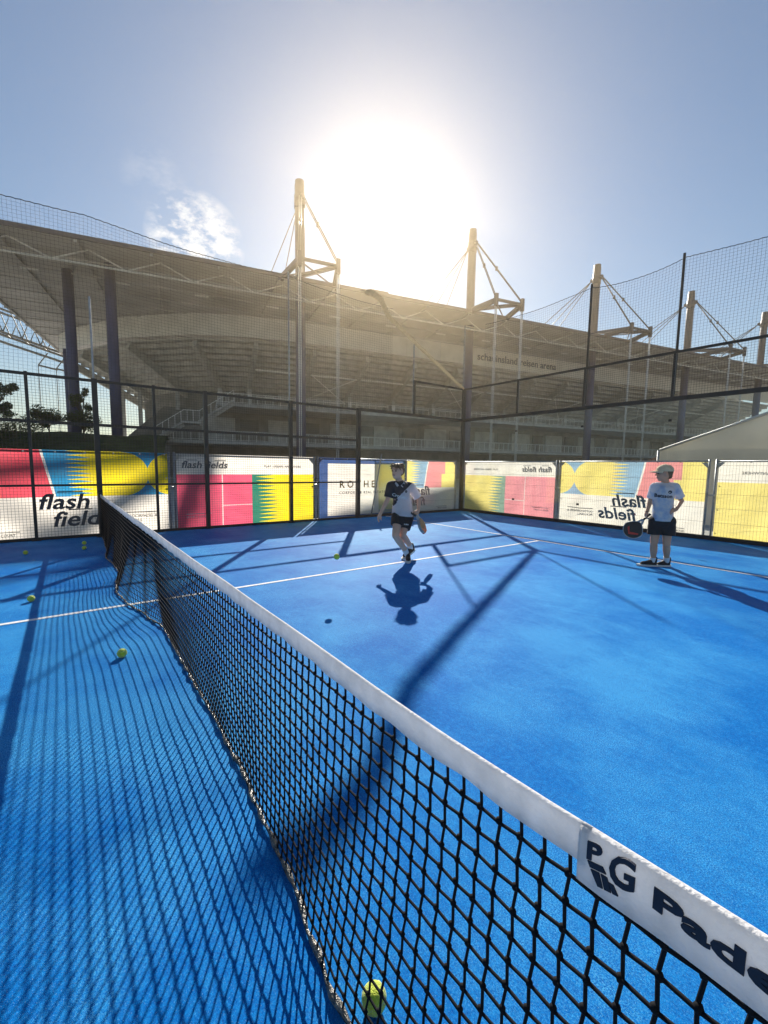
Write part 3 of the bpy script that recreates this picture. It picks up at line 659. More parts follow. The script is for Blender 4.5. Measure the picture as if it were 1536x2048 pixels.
# facade polyline in (s, w); curves round the corner at the left
FP = [(-26.7, -26.6), (-24.2, -22.2), (-18.1, -14.6), (-10.3, -9.2), (-5.3, -7.6), (0, -6.9), (10.5, -6.7)] + [(21 + 10.5 * i, -6.7) for i in range(9)]
def offs(poly, d):
    out = []
    for i, p in enumerate(poly):
        a = Vector(poly[max(i - 1, 0)]); c = Vector(poly[min(i + 1, len(poly) - 1)]); t = (c - a).normalized(); n = Vector((t.y, -t.x)); out.append((p[0] + n.x * d, p[1] + n.y * d))
    return out
ni = offs(FP, 1.0)
for (a, c) in zip(FP, FP[1:]):
    A, Cc = Vector(a), Vector(c); n = max(1, int(round((Cc - A).length / 5.25)))
    for k in range(n):
        p, q = A.lerp(Cc, k / n), A.lerp(Cc, (k + 1) / n); t = (q - p).normalized() * 0.015; p = p + t; q = q - t
        sign = 20.9 < (p.x + q.x) / 2 < 42
        b = MB(); nn = Vector((t.y, -t.x)).normalized() * 0.12
        b.quadbox([S(p.x, p.y, 16.2), S(q.x, q.y, 16.2), S(q.x + nn.x, q.y + nn.y, 16.2), S(p.x + nn.x, p.y + nn.y, 16.2), S(p.x, p.y, 18.56), S(q.x, q.y, 18.56), S(q.x + nn.x, q.y + nn.y, 18.56), S(p.x + nn.x, p.y + nn.y, 18.56)])
        b.build('cladding_panel', M['sign_board' if sign else 'cladding'], stad)
        if not sign:
            rb = MB()
            for j in range(9): z = 16.4 + .26 * j; rb.beam(S(p.x, p.y + .02, z), S(q.x, q.y + .02, z), 0.05, 0.03)
            rb.build('rib', M['cladding'], bpy.data.objects[COL.objects[-1].name])
Ls = MB(); lettering(Ls, 'schauinsland reisen arena', 1.42, 27.0, 16.95, lambda u, v, n: S(u, -6.63 + n, v), 0.0, 0.06, bold=0.012, spacing=1.02)
Ls.build('sign_lettering', M['sign_ink'], stad)['label'] = 'dark lettering on the pale sign board'
# underside of the seating tiers
for k in range(15):
    pl = offs(FP, 0.5 + 0.98 * k); z = 15.95 - 0.47 * k; b = MB()
    pl2 = offs(FP, 0.5 + 0.98 * (k + 1))
    for (a, c, a2, c2) in zip(pl, pl[1:], pl2, pl2[1:]):
        b.quadbox([S(a[0], a[1], z - .17), S(c[0], c[1], z - .17), S(c2[0], c2[1], z - .17), S(a2[0], a2[1], z - .17), S(a[0], a[1], z), S(c[0], c[1], z), S(c2[0], c2[1], z), S(a2[0], a2[1], z)])
        e = pl2[0]
        b.quadbox([S(a2[0], a2[1] , z - .49), S(c2[0], c2[1], z - .49), S(c2[0], c2[1] - .14, z - .49), S(a2[0], a2[1] - .14, z - .49), S(a2[0], a2[1], z - .172), S(c2[0], c2[1], z - .172), S(c2[0], c2[1] - .14, z - .172), S(a2[0], a2[1] - .14, z - .172)])
    b.build('tier_step', M['concrete'], stad)
# raker beams with their columns
def raker(s, w0, t):
    nrm_ = Vector(t)
    p0 = Vector((s, w0)); a = p0 + nrm_ * 0.4; c = p0 + nrm_ * 14.6
    b = MB(); A = S(a.x, a.y, 15.3); B = S(c.x, c.y, 8.5); b.beam(A, B, 0.5, 0.9); r_ = b.build('raker_beam', M['concrete'], stad)
    m_ = p0 + nrm_ * 7.6
    b = MB(); b.beam(S(m_.x, m_.y, GZ), S(m_.x, m_.y, 11.8), 0.5, 0.5); b.build('support_column', M['concrete'], stad)
for i in range(14): raker(-3.5 + 7.0 * i, -7.0, (0, -1))
raker(-10.3, -9.2, (0.42, -0.9)); raker(-17.6, -14.2, (0.7, -0.71)); raker(-23.6, -21.4, (0.83, -0.55))
raker(-26.5, -26.4, (0.869, -0.494))
for i in range(13):
    s = -3.2 + 7.0 * i
    for (w, z) in ((-10.6, 13.6), (-15.5, 11.0)):
        b = MB(); b.tube([S(s, w, z - .35), S(s + 6.4, w, z - .35)], 0.10, 6); b.build('tie_tube', M['white_steel'], stad, True)
    if i % 3 == 1:
        for (a, c) in (((s + .2, -10.6, 13.2), (s + 6.2, -15.5, 10.7)), ((s + 6.2, -10.6, 13.2), (s + .2, -15.5, 10.7))):
            b = MB(); b.tube([S(*a), S(*c)], 0.06, 6); b.build('cross_brace', M['white_steel'], stad, True)
# walkways, walls behind, railings
def walkway(s0, s1, z, we, wi):
    b = MB(); b.quadbox([S(s0, we, z - .36), S(s1, we, z - .36), S(s1, wi, z - .36), S(s0, wi, z - .36), S(s0, we, z), S(s1, we, z), S(s1, wi, z), S(s0, wi, z)]); b.build('walkway_slab', M['concrete'], stad)
    s = s0 + .1
    while s < s1 - .1:
        e = min(s + 7.0, s1 - .1); b = MB()
        b.tube([S(s, we - .12, z + 1.1), S(e, we - .12, z + 1.1)], .035, 6); b.tube([S(s, we - .12, z + .12), S(e, we - .12, z + .12)], .02, 4)
        k = int((e - s) / 0.875)
        for i in range(k + 1): b.beam(S(s + (e - s - .03) * i / k, we - .12, z + .005), S(s + (e - s - .03) * i / k, we - .12, z + 1.08), .055)
        kk = int((e - s) / .3)
        for i in range(kk): b.tube([S(s + (e - s) * i / kk, we - .12, z + .12), S(s + (e - s) * i / kk, we - .12, z + 1.08)], .009, 3, False)
        b.build('railing', M['white_steel'], stad); s = e
walkway(-8.0, 110, 8.45, -6.4, -20)
walkway(-13.5, 110, 4.15, -6.2, -13)
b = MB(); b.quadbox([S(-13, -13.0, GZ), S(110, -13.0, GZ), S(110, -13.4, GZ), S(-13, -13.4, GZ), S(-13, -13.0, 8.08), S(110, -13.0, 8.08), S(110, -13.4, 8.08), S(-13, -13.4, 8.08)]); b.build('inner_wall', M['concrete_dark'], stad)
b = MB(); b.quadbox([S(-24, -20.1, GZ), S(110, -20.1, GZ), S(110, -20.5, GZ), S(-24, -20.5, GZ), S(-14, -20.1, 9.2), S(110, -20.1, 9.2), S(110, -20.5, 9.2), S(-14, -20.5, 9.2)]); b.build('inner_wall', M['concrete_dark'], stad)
cw = offs(FP, 9.0)[:6]
for (a, c) in zip(cw[1:], cw[2:]):
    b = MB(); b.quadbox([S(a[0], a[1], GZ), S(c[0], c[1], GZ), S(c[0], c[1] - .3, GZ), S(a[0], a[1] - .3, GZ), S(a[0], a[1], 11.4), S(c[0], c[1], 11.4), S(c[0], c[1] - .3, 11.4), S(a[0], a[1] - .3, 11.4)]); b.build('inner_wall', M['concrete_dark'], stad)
rw = random.Random(3)
for i in range(15):
    s = -9 + 7.9 * i + rw.uniform(-1, 1)
    b = MB(); b.quadbox([S(s, -12.85, 4.2), S(s + rw.uniform(2.4, 4.6), -12.85, 4.2), S(s + 4.0, -12.98, 4.2), S(s, -12.98, 4.2), S(s, -12.85, 7.4), S(s + 3.9, -12.85, 7.4), S(s + 4.0, -12.98, 7.4), S(s, -12.98, 7.4)]); b.build('wall_panel', M['concrete'], stad)
    b = MB(); b.box(tuple(S(s + 4.6, -12.8, 5.9)), tuple(S(s + 6.9, -12.98, 7.3))) if False else b.quadbox([S(s + 4.6, -12.9, 5.9), S(s + 6.9, -12.9, 5.9), S(s + 6.9, -12.99, 5.9), S(s + 4.6, -12.99, 5.9), S(s + 4.6, -12.9, 7.3), S(s + 6.9, -12.9, 7.3), S(s + 6.9, -12.99, 7.3), S(s + 4.6, -12.99, 7.3)]); b.build('window', M['window_dark'], stad)
for i in range(15):
    s = -3.5 + 7.0 * i
    for (z, h) in ((8.9, .5), (10.1, .55)):
        b = MB(); b.quadbox([S(s - .28, -14.25, z), S(s + .28, -14.25, z), S(s + .28, -14.34, z), S(s - .28, -14.34, z), S(s - .28, -14.25, z + h), S(s + .28, -14.25, z + h), S(s + .28, -14.34, z + h), S(s - .28, -14.34, z + h)]); b.build('notice_board', M['panel_white'], stad)
# stairs up to the walkway at the left end
st = MB()
for i in range(26):
    s = -14.0 + i * 0.235 + (1.4 if i > 10 else 0); z = 4.15 + 0.165 * (i + 1)
    b = MB(); b.quadbox([S(s, -4.0, z - .2), S(s + .30, -4.0, z - .2), S(s + .30, -6.1, z - .2), S(s, -6.1, z - .2), S(s, -4.0, z), S(s + .30, -4.0, z), S(s + .30, -6.1, z), S(s, -6.1, z)]); b.build('stair_tread', M['concrete'], stad)
b = MB(); b.quadbox([S(-11.5, -4, 5.75), S(-9.8, -4, 5.75), S(-9.8, -6.1, 5.75), S(-11.5, -6.1, 5.75), S(-11.5, -4, 5.96), S(-9.8, -4, 5.96), S(-9.8, -6.1, 5.96), S(-11.5, -6.1, 5.96)]); b.build('stair_landing', M['concrete'], stad)
b = MB(); b.tube([S(-14, -4.05, 5.3), S(-11.4, -4.05, 7.1), S(-9.9, -4.05, 7.1), S(-6.4, -4.05, 9.5)], .035, 6)
for i in range(14):
    t = i / 13; s = -14 + 7.6 * t; zt = 5.3 + (1.8 * min(1, t / .342)) + (2.4 * max(0, (t - .54) / .46)); b.beam(S(s, -4.05, zt - 1.1), S(s, -4.05, zt), .05)
b.build('stair_railing', M['white_steel'], stad)
b = MB(); b.beam(S(-14.1, -4.6, 3.95), S(-11.4, -4.6, 5.62), .3, .35); b.beam(S(-9.9, -4.6, 5.7), S(-6.4, -4.6, 8.1), .3, .35); b.build('stair_stringer', M['concrete'], stad)
# small bright openings seen right through the stand
# neighbouring stand: open roof truss beyond the left end
tr = tag(empty('roof_truss', (SO.x, SO.y, GZ), TH_), 'dark steel roof truss of the neighbouring stand beyond the left end', 'truss')
def chord(p, q, r): b = MB(); b.tube([S(*p), S(*q)], r, 8); b.build('chord', M['cable'], tr, True)
for w in (-58, -62):
    chord((-56, w, 29.6), (-31, w, 21.9), 0.24); chord((-56, w, 33.5), (-31, w, 26.2), 0.2)
    for i in range(9):
        a = (-56 + 2.8 * i, w, 29.6 - .862 * i); c = (-56 + 2.8 * (i + .5), w, 33.1 - .82 * i); e = (-56 + 2.8 * (i + 1), w, 29.6 - .862 * (i + 1))
        b = MB(); b.tube([S(*a), S(*c), S(*e)], .12, 6); b.build('web_member', M['cable'], tr)
for i in range(10):
    b = MB(); b.tube([S(-56 + 2.8 * i, -58, 29.6 - .862 * i), S(-56 + 2.8 * i, -62, 29.6 - .862 * i)], .1, 6); b.build('cross_tube', M['cable'], tr)
b = MB(); b.beam(S(-58, -60, 28.4), S(-30, -60, 20.2), .5, .4); b.build('lower_beam', M['cable'], tr)
for (s, z) in ((-37, 19.9), (-34.2, 19.5)):
    b = MB(); b.beam(S(s, -58, z), S(s + 3, -58, z - .6), .3); b.beam(S(s + 1.6, -58, z + 2.4), S(s, -58, z), .16); b.tube([S(s, -58, GZ), S(s, -58, z)], .07, 6); b.build('outrigger', M['cable'], tr)

# grass bank in front of the left end of the stand
bank = MB(); NS, NW = 60, 14
for i in range(NS + 1):
    for j in range(NW + 1):
        s = -110 + (97.2) * i / NS; t = j / NW; w = 14 - 20 * t
        z = GZ + (3.95 - GZ) * (t / .62) ** 0.9 if t < .62 else 3.95
        z += 0.12 * math.sin(s * .9 + w) + 0.1 * math.sin(s * 2.3 - 1.7 * w); z = max(z, GZ - .05) if t > 0 else GZ - 0.2
        p = Matrix.Rotation(TH_, 4, 'Z') @ Vector((s, -w, z)); bank.v.append((p.x + SO.x, p.y + SO.y, p.z))
for i in range(NS):
    for j in range(NW):
        a = i * (NW + 1) + j; bank.f.append((a, a + NW + 1, a + NW + 2, a + 1))
tag(bank.build('grass_bank', M['grass'], None, True), 'dark green grass bank rising to the stadium behind the left banners', 'bank', kind='structure')

# ------------------------------------------------------------------ shrubs and trees on the bank
def tree(name, label, s, w, z0, h, rad, n, seed, cat='tree', group='shrubs and trees on the bank'):
    rn = random.Random(seed); p = Matrix.Rotation(TH_, 4, 'Z') @ Vector((s, -w, 0)); o = empty(name, (p.x + SO.x, p.y + SO.y, z0)); tag(o, label, cat, group)
    t = MB(); t.tube([(0, 0, -.2), (0.05, 0.03, h * .35), (-.03, .08, h * .7)], [0.06 * h * .35, .045 * h * .35, .02 * h * .35], 7)
    cl = []
    for i in range(11):
        a = rn.uniform(0, 6.28); rr_ = rad * rn.uniform(.25, .95); zc = h * rn.uniform(.35, .95); q = Vector((math.cos(a) * rr_, math.sin(a) * rr_, zc)); cl.append((q, rad * rn.uniform(.25, .5)))
        t.tube([(0, 0, zc * .5), q * .6 + Vector((0, 0, zc * .25)), q], [.05, .03, .012], 5)
    t.build('trunk', M['bark'], o, True)
    lv = MB()
    for i in range(int(n * 2.2)):
        c, r_ = rn.choice(cl); d = Vector((rn.gauss(0, 1), rn.gauss(0, 1), rn.gauss(0, 1))).normalized() * r_ * rn.random() ** .5; q = c + d
        d1 = Vector((rn.gauss(0, 1), rn.gauss(0, 1), rn.gauss(0, .6))).normalized(); d2 = d1.cross(Vector((rn.gauss(0, 1), rn.gauss(0, 1), rn.gauss(0, 1)))).normalized(); k = rn.uniform(.045, .085)
        bI = len(lv.v); lv.v += [tuple(q - d1 * k), tuple(q + d2 * k * .55), tuple(q + d1 * k), tuple(q - d2 * k * .55)]; lv.f.append((bI, bI + 1, bI + 2, bI + 3))
    tag(lv.build('crown', M['leaf'], o), kind='stuff'); return o
tree('leafy_tree', 'leafy tree at the left edge in front of the bright sky', -24.6, 3.0, 3.7, 4.0, 1.35, 3000, 1)
tree('shrub', 'low dark shrub left of the leftmost blue column', -20.9, 4.5, 3.5, 2.2, 1.2, 2200, 2, 'shrub')
tree('shrub', 'thin leafy shrub growing between the two leftmost columns', -19.6, -0.6, 3.9, 4.2, .8, 1400, 3, 'shrub')
tree('shrub', 'rounded shrub on the bank right of the leaning columns', -18.6, 4.6, 3.4, 1.9, 1.2, 2200, 4, 'shrub')
tree('shrub', 'broad dark shrub low on the bank behind the red banner', -23.2, 6.6, 2.3, 2.0, 1.9, 3000, 5, 'shrub')

# ------------------------------------------------------------------ marquee
tent = tag(empty('marquee', (-1.35, 16, GZ)), 'pale grey marquee tent with scalloped valance behind the back wall', 'tent')
T0, TWd, TD, EV, RG = 0.0, 10.0, 12.0, 2.42, 4.25
b = MB()
nn = 40
def roofz(x, y): return EV + (RG - EV) * (1 - abs(x - TWd / 2) / (TWd / 2)) - 0.03 * math.sin(math.pi * ((y / 3) % 1))
for i in range(nn + 1):
    for j in range(17): x = TWd * i / nn; y = TD * j / 16; b.v.append((x, y, roofz(x, y)))
for i in range(nn):
    for j in range(16): a = i * 17 + j; b.f.append((a, a + 17, a + 18, a + 1))
b.build('roof_canvas', M['tent_fabric'], tent, True)
b = MB(); pts = [(x / 20 * TWd, roofz(x / 20 * TWd, 0) - .02) for x in range(21)]
b.prism([(0, EV - .32)] + [(TWd, EV - .32)] + [(x, z) for x, z in pts[::-1]], lambda u, v, n: Vector((u, .02 + n, v)), 0, .01); b.build('gable_canvas', M['tent_fabric'], tent)
b = MB(); pv = [(0, EV - .02)]
for i in range(101):
    x = TWd * i / 100; pv.append((x, EV - .34 - 0.05 * abs(math.sin(math.pi * x / 0.55))))
pv.append((TWd, EV - .02)); b.prism(pv[::-1], lambda u, v, n: Vector((u, -.012 - n, v)), 0, .006); b.build('valance', M['tent_fabric'], tent)
b = MB(); b.box((0.04, .05, 0), (TWd - .04, .06, EV - .3)); b.build('end_wall', M['tent_fabric'], tent)
b = MB(); b.box((0.0, .07, 0), (.01, TD, EV - .05)); b.build('side_wall', M['tent_fabric'], tent)
for x in (-.04, TWd + .04):
    b = MB(); b.tube([(x, 0, 0), (x, 0, EV)], .045, 8); b.build('pole', M['tent_pole'], tent, True)
b = MB(); b.tube([(0, -.03, EV + .01), (TWd / 2, -.03, RG + .01), (TWd, -.03, EV + .01)], .045, 8); b.build('gable_pole', M['tent_pole'], tent, True)
# small red tiled booth roof peeping over the fence
booth = tag(empty('booth', (-3.4, 19.5, GZ)), 'small booth with pale walls and red roof peeping over the fence beside the marquee', 'booth')
b = MB(); b.box((0.1, 0, 0), (1.7, 2, 2.02)); b.build('wall', M['panel_white'], booth)
b = MB(); b.prism([(0, 2.03), (1.8, 2.03), (.9, 2.42)], lambda u, v, n: Vector((u, n, v)), -.1, 2.1); b.build('roof', M['brick_red'], booth)

# ================================================================== TENNIS BALLS
def ball_mesh():
    b = MB(); b.sphere((0, 0, 0), 0.033, 22, 14); me = b.mesh('felt', True); me.materials.append(M['felt']); return me
def seam_mesh():
    b = MB(); pts = []
    for i in range(49):
        t = 2 * math.pi * i / 48; A = 0.44
        x = math.cos(t) * (1 - 0.0) ; a = math.pi / 2 - (math.pi / 2 - A) * math.cos(t); bb = t / 2 + A * math.sin(2 * t)
        pts.append(Vector((math.sin(a) * math.cos(2 * bb / 1.0 * 0.5), math.sin(a) * math.sin(2 * bb * 0.5), math.cos(a))) * 0.0331)
    pts = [Vector(p) for p in pts]; b.tube(pts, 0.0011, 4, False); me = b.mesh('seam', True); me.materials.append(M['seam_white']); return me
FB, SB = ball_mesh(), seam_mesh()
for (p, lb, rx) in [((-3.631, -1.098, .033), 'yellow tennis ball furthest left near the mesh fence', 0.3), ((-4.15, -0.33, .033), 'yellow tennis ball behind another one beside the net post', 1.2), ((-3.62, -0.355, .033), 'yellow tennis ball in front of its twin beside the net post', 2.0),
                    ((-0.669, -0.934, .033), 'yellow tennis ball just beyond the white centre line at the left edge', 0.8), ((1.34, -0.35, .033), 'yellow tennis ball in the net shadow between centre line and camera', 2.6), ((4.119, -0.080, .033), 'large yellow-green tennis ball behind the net at the bottom edge', 1.0),
                    ((0.925, 1.72, 0.44), 'yellow tennis ball in the air in front of the running boy', 0.1)]:
    o = empty('tennis_ball', p); tag(o, lb, 'ball', 'tennis balls on the court'); o.rotation_euler = (rx, rx * 1.7, rx * .6)
    link('felt', FB, o); link('seam', SB, o)

# ================================================================== PEOPLE
def blob(name, prims, voxel, m, parent, smooth=4, cuts=(), fill=True):
    b = MB()
    for q in prims:
        if q[0] == 'c':
            _, p, e, r1, r2 = q; p, e = Vector(p), Vector(e); n = 9; pts = []; rs = []
            d = (e - p).normalized()
            for a in (88, 60, 30): pts.append(p - d * r1 * math.sin(R(a))); rs.append(max(r1 * math.cos(R(a)), .001))
            for i in range(n): t = i / (n - 1); pts.append(p.lerp(e, t)); rs.append(r1 + (r2 - r1) * t)
            for a in (30, 60, 88): pts.append(e + d * r2 * math.sin(R(a))); rs.append(max(r2 * math.cos(R(a)), .001))
            b.tube(pts, rs, 12)
        else:
            _, c, r_, rot = q; k = len(b.v); b.sphere((0, 0, 0), r_, 16, 10); mt = Matrix.Rotation(rot[2], 3, 'Z') @ Matrix.Rotation(rot[1], 3, 'Y') @ Matrix.Rotation(rot[0], 3, 'X')
            b.v[k:] = [tuple(mt @ Vector(v) + Vector(c)) for v in b.v[k:]]
    me = b.mesh('tmp'); o = bpy.data.objects.new('tmp', me); COL.objects.link(o); md = o.modifiers.new('r', 'REMESH'); md.mode = 'VOXEL'; md.voxel_size = voxel
    dg = bpy.context.evaluated_depsgraph_get(); res = bpy.data.meshes.new_from_object(o.evaluated_get(dg)); COL.objects.unlink(o); bpy.data.objects.remove(o); bpy.data.meshes.remove(me)
    bm = bmesh.new(); bm.from_mesh(res)
    for _ in range(smooth): bmesh.ops.smooth_vert(bm, verts=bm.verts, factor=.5, use_axis_x=True, use_axis_y=True, use_axis_z=True)
    for ct in cuts:
        co, no = ct[0], ct[1]; geo = bm.verts[:] + bm.edges[:] + bm.faces[:]
        if len(ct) > 2:
            fs_ = [f for f in bm.faces if (f.calc_center_median() - co).length < ct[2]]; es_ = list({e for f in fs_ for e in f.edges}); geo = list({v for f in fs_ for v in f.verts}) + es_ + fs_
        g_ = bmesh.ops.bisect_plane(bm, geom=geo, plane_co=co, plane_no=no, clear_outer=True)
        if fill: bmesh.ops.holes_fill(bm, edges=[e for e in bm.edges if e.is_boundary], sides=0)
    bm.to_mesh(res); bm.free(); res.polygons.foreach_set('use_smooth', [True] * len(res.polygons)); res.name = name
    return link(name, res, parent, m)
def person_empty(name, G, toward, label):
    """local x = picture right, local -y towards the viewer"""
    o = empty(name, (G[0], G[1], 0.0), math.atan2(-toward[1], -toward[0]) - math.pi / 2); tag(o, label, 'person'); return o
def V3(x, t, z): return Vector((x, -t, z))
def hand_prims(w, tip, palm_n, r=0.019, curl=0.5):
    """palm plus four fingers and a thumb; w wrist, tip finger tip direction, palm_n palm normal"""
    w, tip = Vector(w), Vector(tip); d = (tip - w).normalized(); L_ = max((tip - w).length, .15); n = Vector(palm_n).normalized(); s = d.cross(n).normalized(); n = s.cross(d)
    pr = [('c', w, w + d * L_ * .22, .024, .028)]
    for i, k in enumerate((-1.4, -.45, .5, 1.4)):
        b0 = w + d * L_ * .42 + s * k * .016; ln = L_ * (.52, .60, .56, .46)[i]
        pr.append(('c', w + d * L_ * .12 + s * k * .010, b0, .015, .012))
        m1 = b0 + (d * math.cos(curl) + n * math.sin(curl)) * ln * .5; m2 = m1 + (d * math.cos(2 * curl) + n * math.sin(2 * curl)) * ln * .45
        pr += [('c', b0, m1, .0105, .0095), ('c', m1, m2, .0095, .008)]
    t0 = w + d * L_ * .15 - s * .022; t1 = t0 + d * L_ * .22 - s * .028 + n * .012; t2 = t1 + d * L_ * .2 - s * .004 + n * .018
    pr += [('c', t0, t1, .014, .012), ('c', t1, t2, .011, .009)]
    return pr
def head_prims(c, f, h=0.225):
    """c head centre; f facing direction (horizontal)"""
    c = Vector(c); f = Vector(f).normalized(); up = Vector((0, 0, 1)); s = f.cross(up).normalized(); a = math.atan2(f.y, f.x)
    k = h / .225
    pr = [('e', c + up * .025 * k - f * .008, (.098 * k, .078 * k, .092 * k), (0, 0, a)), ('e', c - up * .035 * k + f * .020 * k, (.072 * k, .060 * k, .080 * k), (0, 0, a)), ('e', c - up * .088 * k + f * .052 * k, (.028 * k, .027 * k, .022 * k), (0, 0, a)),
          ('c', c + f * .088 * k + up * .012 * k, c + f * .112 * k - up * .022 * k, .007 * k, .012 * k), ('e', c + f * .083 * k + up * .032 * k, (.018 * k, .05 * k, .010 * k), (0, 0, a)), ('e', c + f * .088 * k - up * .052 * k, (.012 * k, .024 * k, .009 * k), (0, 0, a))]
    for q in (-1, 1): pr.append(('e', c + s * q * .079 * k - f * .005 - up * .012 * k, (.020 * k, .010 * k, .030 * k), (0, 0, a)))
    return pr
def face_bits(c, f, parent, h=0.225):
    c = Vector(c); f = Vector(f).normalized(); up = Vector((0, 0, 1)); s = f.cross(up).normalized(); k = h / .225
    for q in (-1, 1):
        b = MB(); b.sphere(c + f * .0865 * k + s * q * .031 * k + up * .008 * k, .0105 * k, 10, 6); b.build('eye', M['eye_dark'], parent, True)
        b = MB(); b.tube([c + f * .094 * k + s * q * .015 * k + up * .030 * k, c + f * .093 * k + s * q * .033 * k + up * .034 * k, c + f * .080 * k + s * q * .050 * k + up * .028 * k], .005, 5); b.build('eyebrow', M['hair_brown'], parent, True)
    b = MB(); b.tube([c + f * .092 * k - s * .022 * k - up * .052 * k, c + f * .101 * k - up * .050 * k, c + f * .092 * k + s * .022 * k - up * .052 * k], .0055, 6); b.build('mouth', M['lip'], parent, True)
def shoe(parent, heel, toe, m_up, hgt=.075, w=.043):
    heel, toe = Vector(heel), Vector(toe); d = (toe - heel).normalized(); up = Vector((0, 0, 1)); up = (up - d * up.dot(d)).normalized()
    sh = heel + up * .03; st_ = toe + up * .022
    o = blob('shoe', [('c', sh - d * 0.0, sh.lerp(st_, .45), w * .86, w * .95), ('c', sh.lerp(st_, .45), st_ - d * w, w * .95, w * .80), ('c', sh + up * .03, sh + up * hgt - d * .005, w * .85, w * .80), ('c', sh + up * .05, sh.lerp(st_, .5) + up * .012, w * .75, w * .7)], .007, m_up, parent, 5)
    b = MB(); s = d.cross(up).normalized(); prof = []
    for i in range(20):
        t = i / 20 * 2 * math.pi; L_ = (toe - heel).length; cx = L_ * .5 + (L_ * .5 + .045) * math.cos(t) - 0.005; prof.append((cx, w * (1.08 if math.cos(t) > 0 else .95) * math.sin(t)))
    b.prism(prof, lambda u, v, n: heel + d * u + s * v + up * n, -.014, .012); b.build('sole', M['sole_white'], o)
    return o
def conform(text_jobs, shirt, parent, name, m, fwd):
    """press flat print on to the cloth along direction fwd (from viewer to body)"""
    bm = bmesh.new(); bm.from_mesh(shirt.data); bvh = BVHTree.FromBMesh(bm); bm.free(); b = MB(); fwd = Vector(fwd)
    for (faces, verts) in text_jobs:
        k = len(b.v); ok = []
        for v in verts:
            h = bvh.ray_cast(Vector(v) - fwd * 1.0, fwd); ok.append(h[0] is not None); b.v.append(tuple((h[0] if h[0] else Vector(v)) - fwd * .004))
        for f in faces:
            if all(ok[i] for i in f): b.f.append(tuple(k + i for i in f))
    if b.f: return b.build(name, m, parent)
def flat_text(body, size, x, z, t=0.0, slope=0.0, **k):
    vv, ff = text_mesh(body, size, **k); return ff, [V3(x + a, t, z + c + slope * a) for a, c in vv]
def racket(name, label, butt, throat, end, face_n, group, accents):
    butt, throat, end = Vector(butt), Vector(throat), Vector(end); o = empty(name, throat); tag(o, label, 'racket', group); d = (end - throat).normalized(); n = Vector(face_n); n = (n - d * n.dot(d)).normalized(); s = d.cross(n)
    L_ = (end - throat).length; Wd = L_ * .46
    def fn(u, v, t): return d * u + s * v + n * t
    def outline(k, a0=0.0):
        pts = []
        for i in range(36):
            t = 2 * math.pi * i / 36; x = math.cos(t); y = math.sin(t)
            pts.append((L_ * (.54 + .46 * x) * 1.0 if True else 0, Wd * y * (1.0 if x > -.1 else 1 - .42 * (-x - .1)) ))
        cx = L_ * .54; return [((p[0] - cx) * k + cx, p[1] * k) for p in pts]
    b = MB(); b.prism(outline(1.0), fn, -.019, .019); fr_ = b.build('frame', M['racket_grey'], o)
    b = MB(); b.prism(outline(.93), fn, -.0205, .0205); fc = b.build('face', M['racket_black'], o)
    hb = MB()
    for i in range(-3, 4):
        for j in range(-3, 4):
            if i * i + j * j < 9:
                cx, cy_ = L_ * .50 + i * .026, j * .026
                hb.prism([(cx + .005 * math.cos(q * math.pi / 3), cy_ + .005 * math.sin(q * math.pi / 3)) for q in range(6)], fn, -.0208, .0208)
    tag(hb.build('holes', M['eye_dark'], o), kind='stuff')
    for poly in accents: b = MB(); b.prism([(u * L_, v * Wd) for u, v in poly], fn, -.0212, .0212); b.build('stripe', M['racket_red'], o)
    b = MB(); b.prism([(-.03, -.02), (.07, -.055), (.09, -.04), (.0, 0), (.09, .04), (.07, .055), (-.03, .02)], fn, -.015, .015); b.build('throat', M['racket_grey'], o)
    h0 = butt - throat
    b = MB(); b.tube([h0, h0 * .97, h0 * .5, Vector((0, 0, 0))], [.018, .0165, .0155, .0165], 10); b.build('grip', M['racket_black'], o, True)
    b = MB(); b.tube([h0 * 1.04, h0 * .96], .021, 10); b.build('butt_cap', M['racket_black'], o, True)
    return o

# ---- boy running with the racket low
GA = (-0.004, 3.552); TA = Vector((0.758, -0.652, 0))
A = person_empty('person', GA, TA, 'person in black and white polo shirt and black shorts running with a racket held low')
def wA(x, t, z):
    r_ = Vector((0.652, 0.758, 0)); return Vector((GA[0], GA[1], 0)) + r_ * x + TA * t + Vector((0, 0, z))
hd = V3(-.197, .06, 1.355); fA = Vector((-.52, -.85, -.25))
fAh = Vector((-.52, -.85, 0))
sR, eR, wR_, tR = V3(-.292, .05, 1.145), V3(-.335, .08, .935), V3(-.428, .215, .742), V3(-.487, .275, .625)
sL, eL, wL, tL = V3(.005, -.07, 1.125), V3(.135, -.15, .925), V3(.125, -.02, .775), V3(.085, .07, .705)
hR, kR, aR = V3(-.175, .03, .68), V3(-.205, .20, .415), V3(-.030, .0, .125)
hL, kL, aL = V3(-.045, -.07, .67), V3(-.105, .06, .405), V3(.025, -.20, .185)
prA = head_prims(hd, fAh, .235) + [('c', hd - Vector((0, 0, .08)) - fAh * .02, V3(-.155, .0, 1.165), .048, .056),
    ('c', V3(-.15, 0, 1.08), V3(-.105, -.02, .72), .115, .10), ('c', sR, sL, .055, .055), ('c', sR, eR, .046, .037), ('c', eR, wR_, .038, .025), ('c', sL, eL, .046, .037), ('c', eL, wL, .038, .025),
    ('c', hR, kR, .078, .053), ('c', kR, kR.lerp(aR, .35), .052, .053), ('c', kR.lerp(aR, .35), aR, .053, .033), ('c', hL, kL, .078, .053), ('c', kL, kL.lerp(aL, .35), .052, .053), ('c', kL.lerp(aL, .35), aL, .053, .033)]
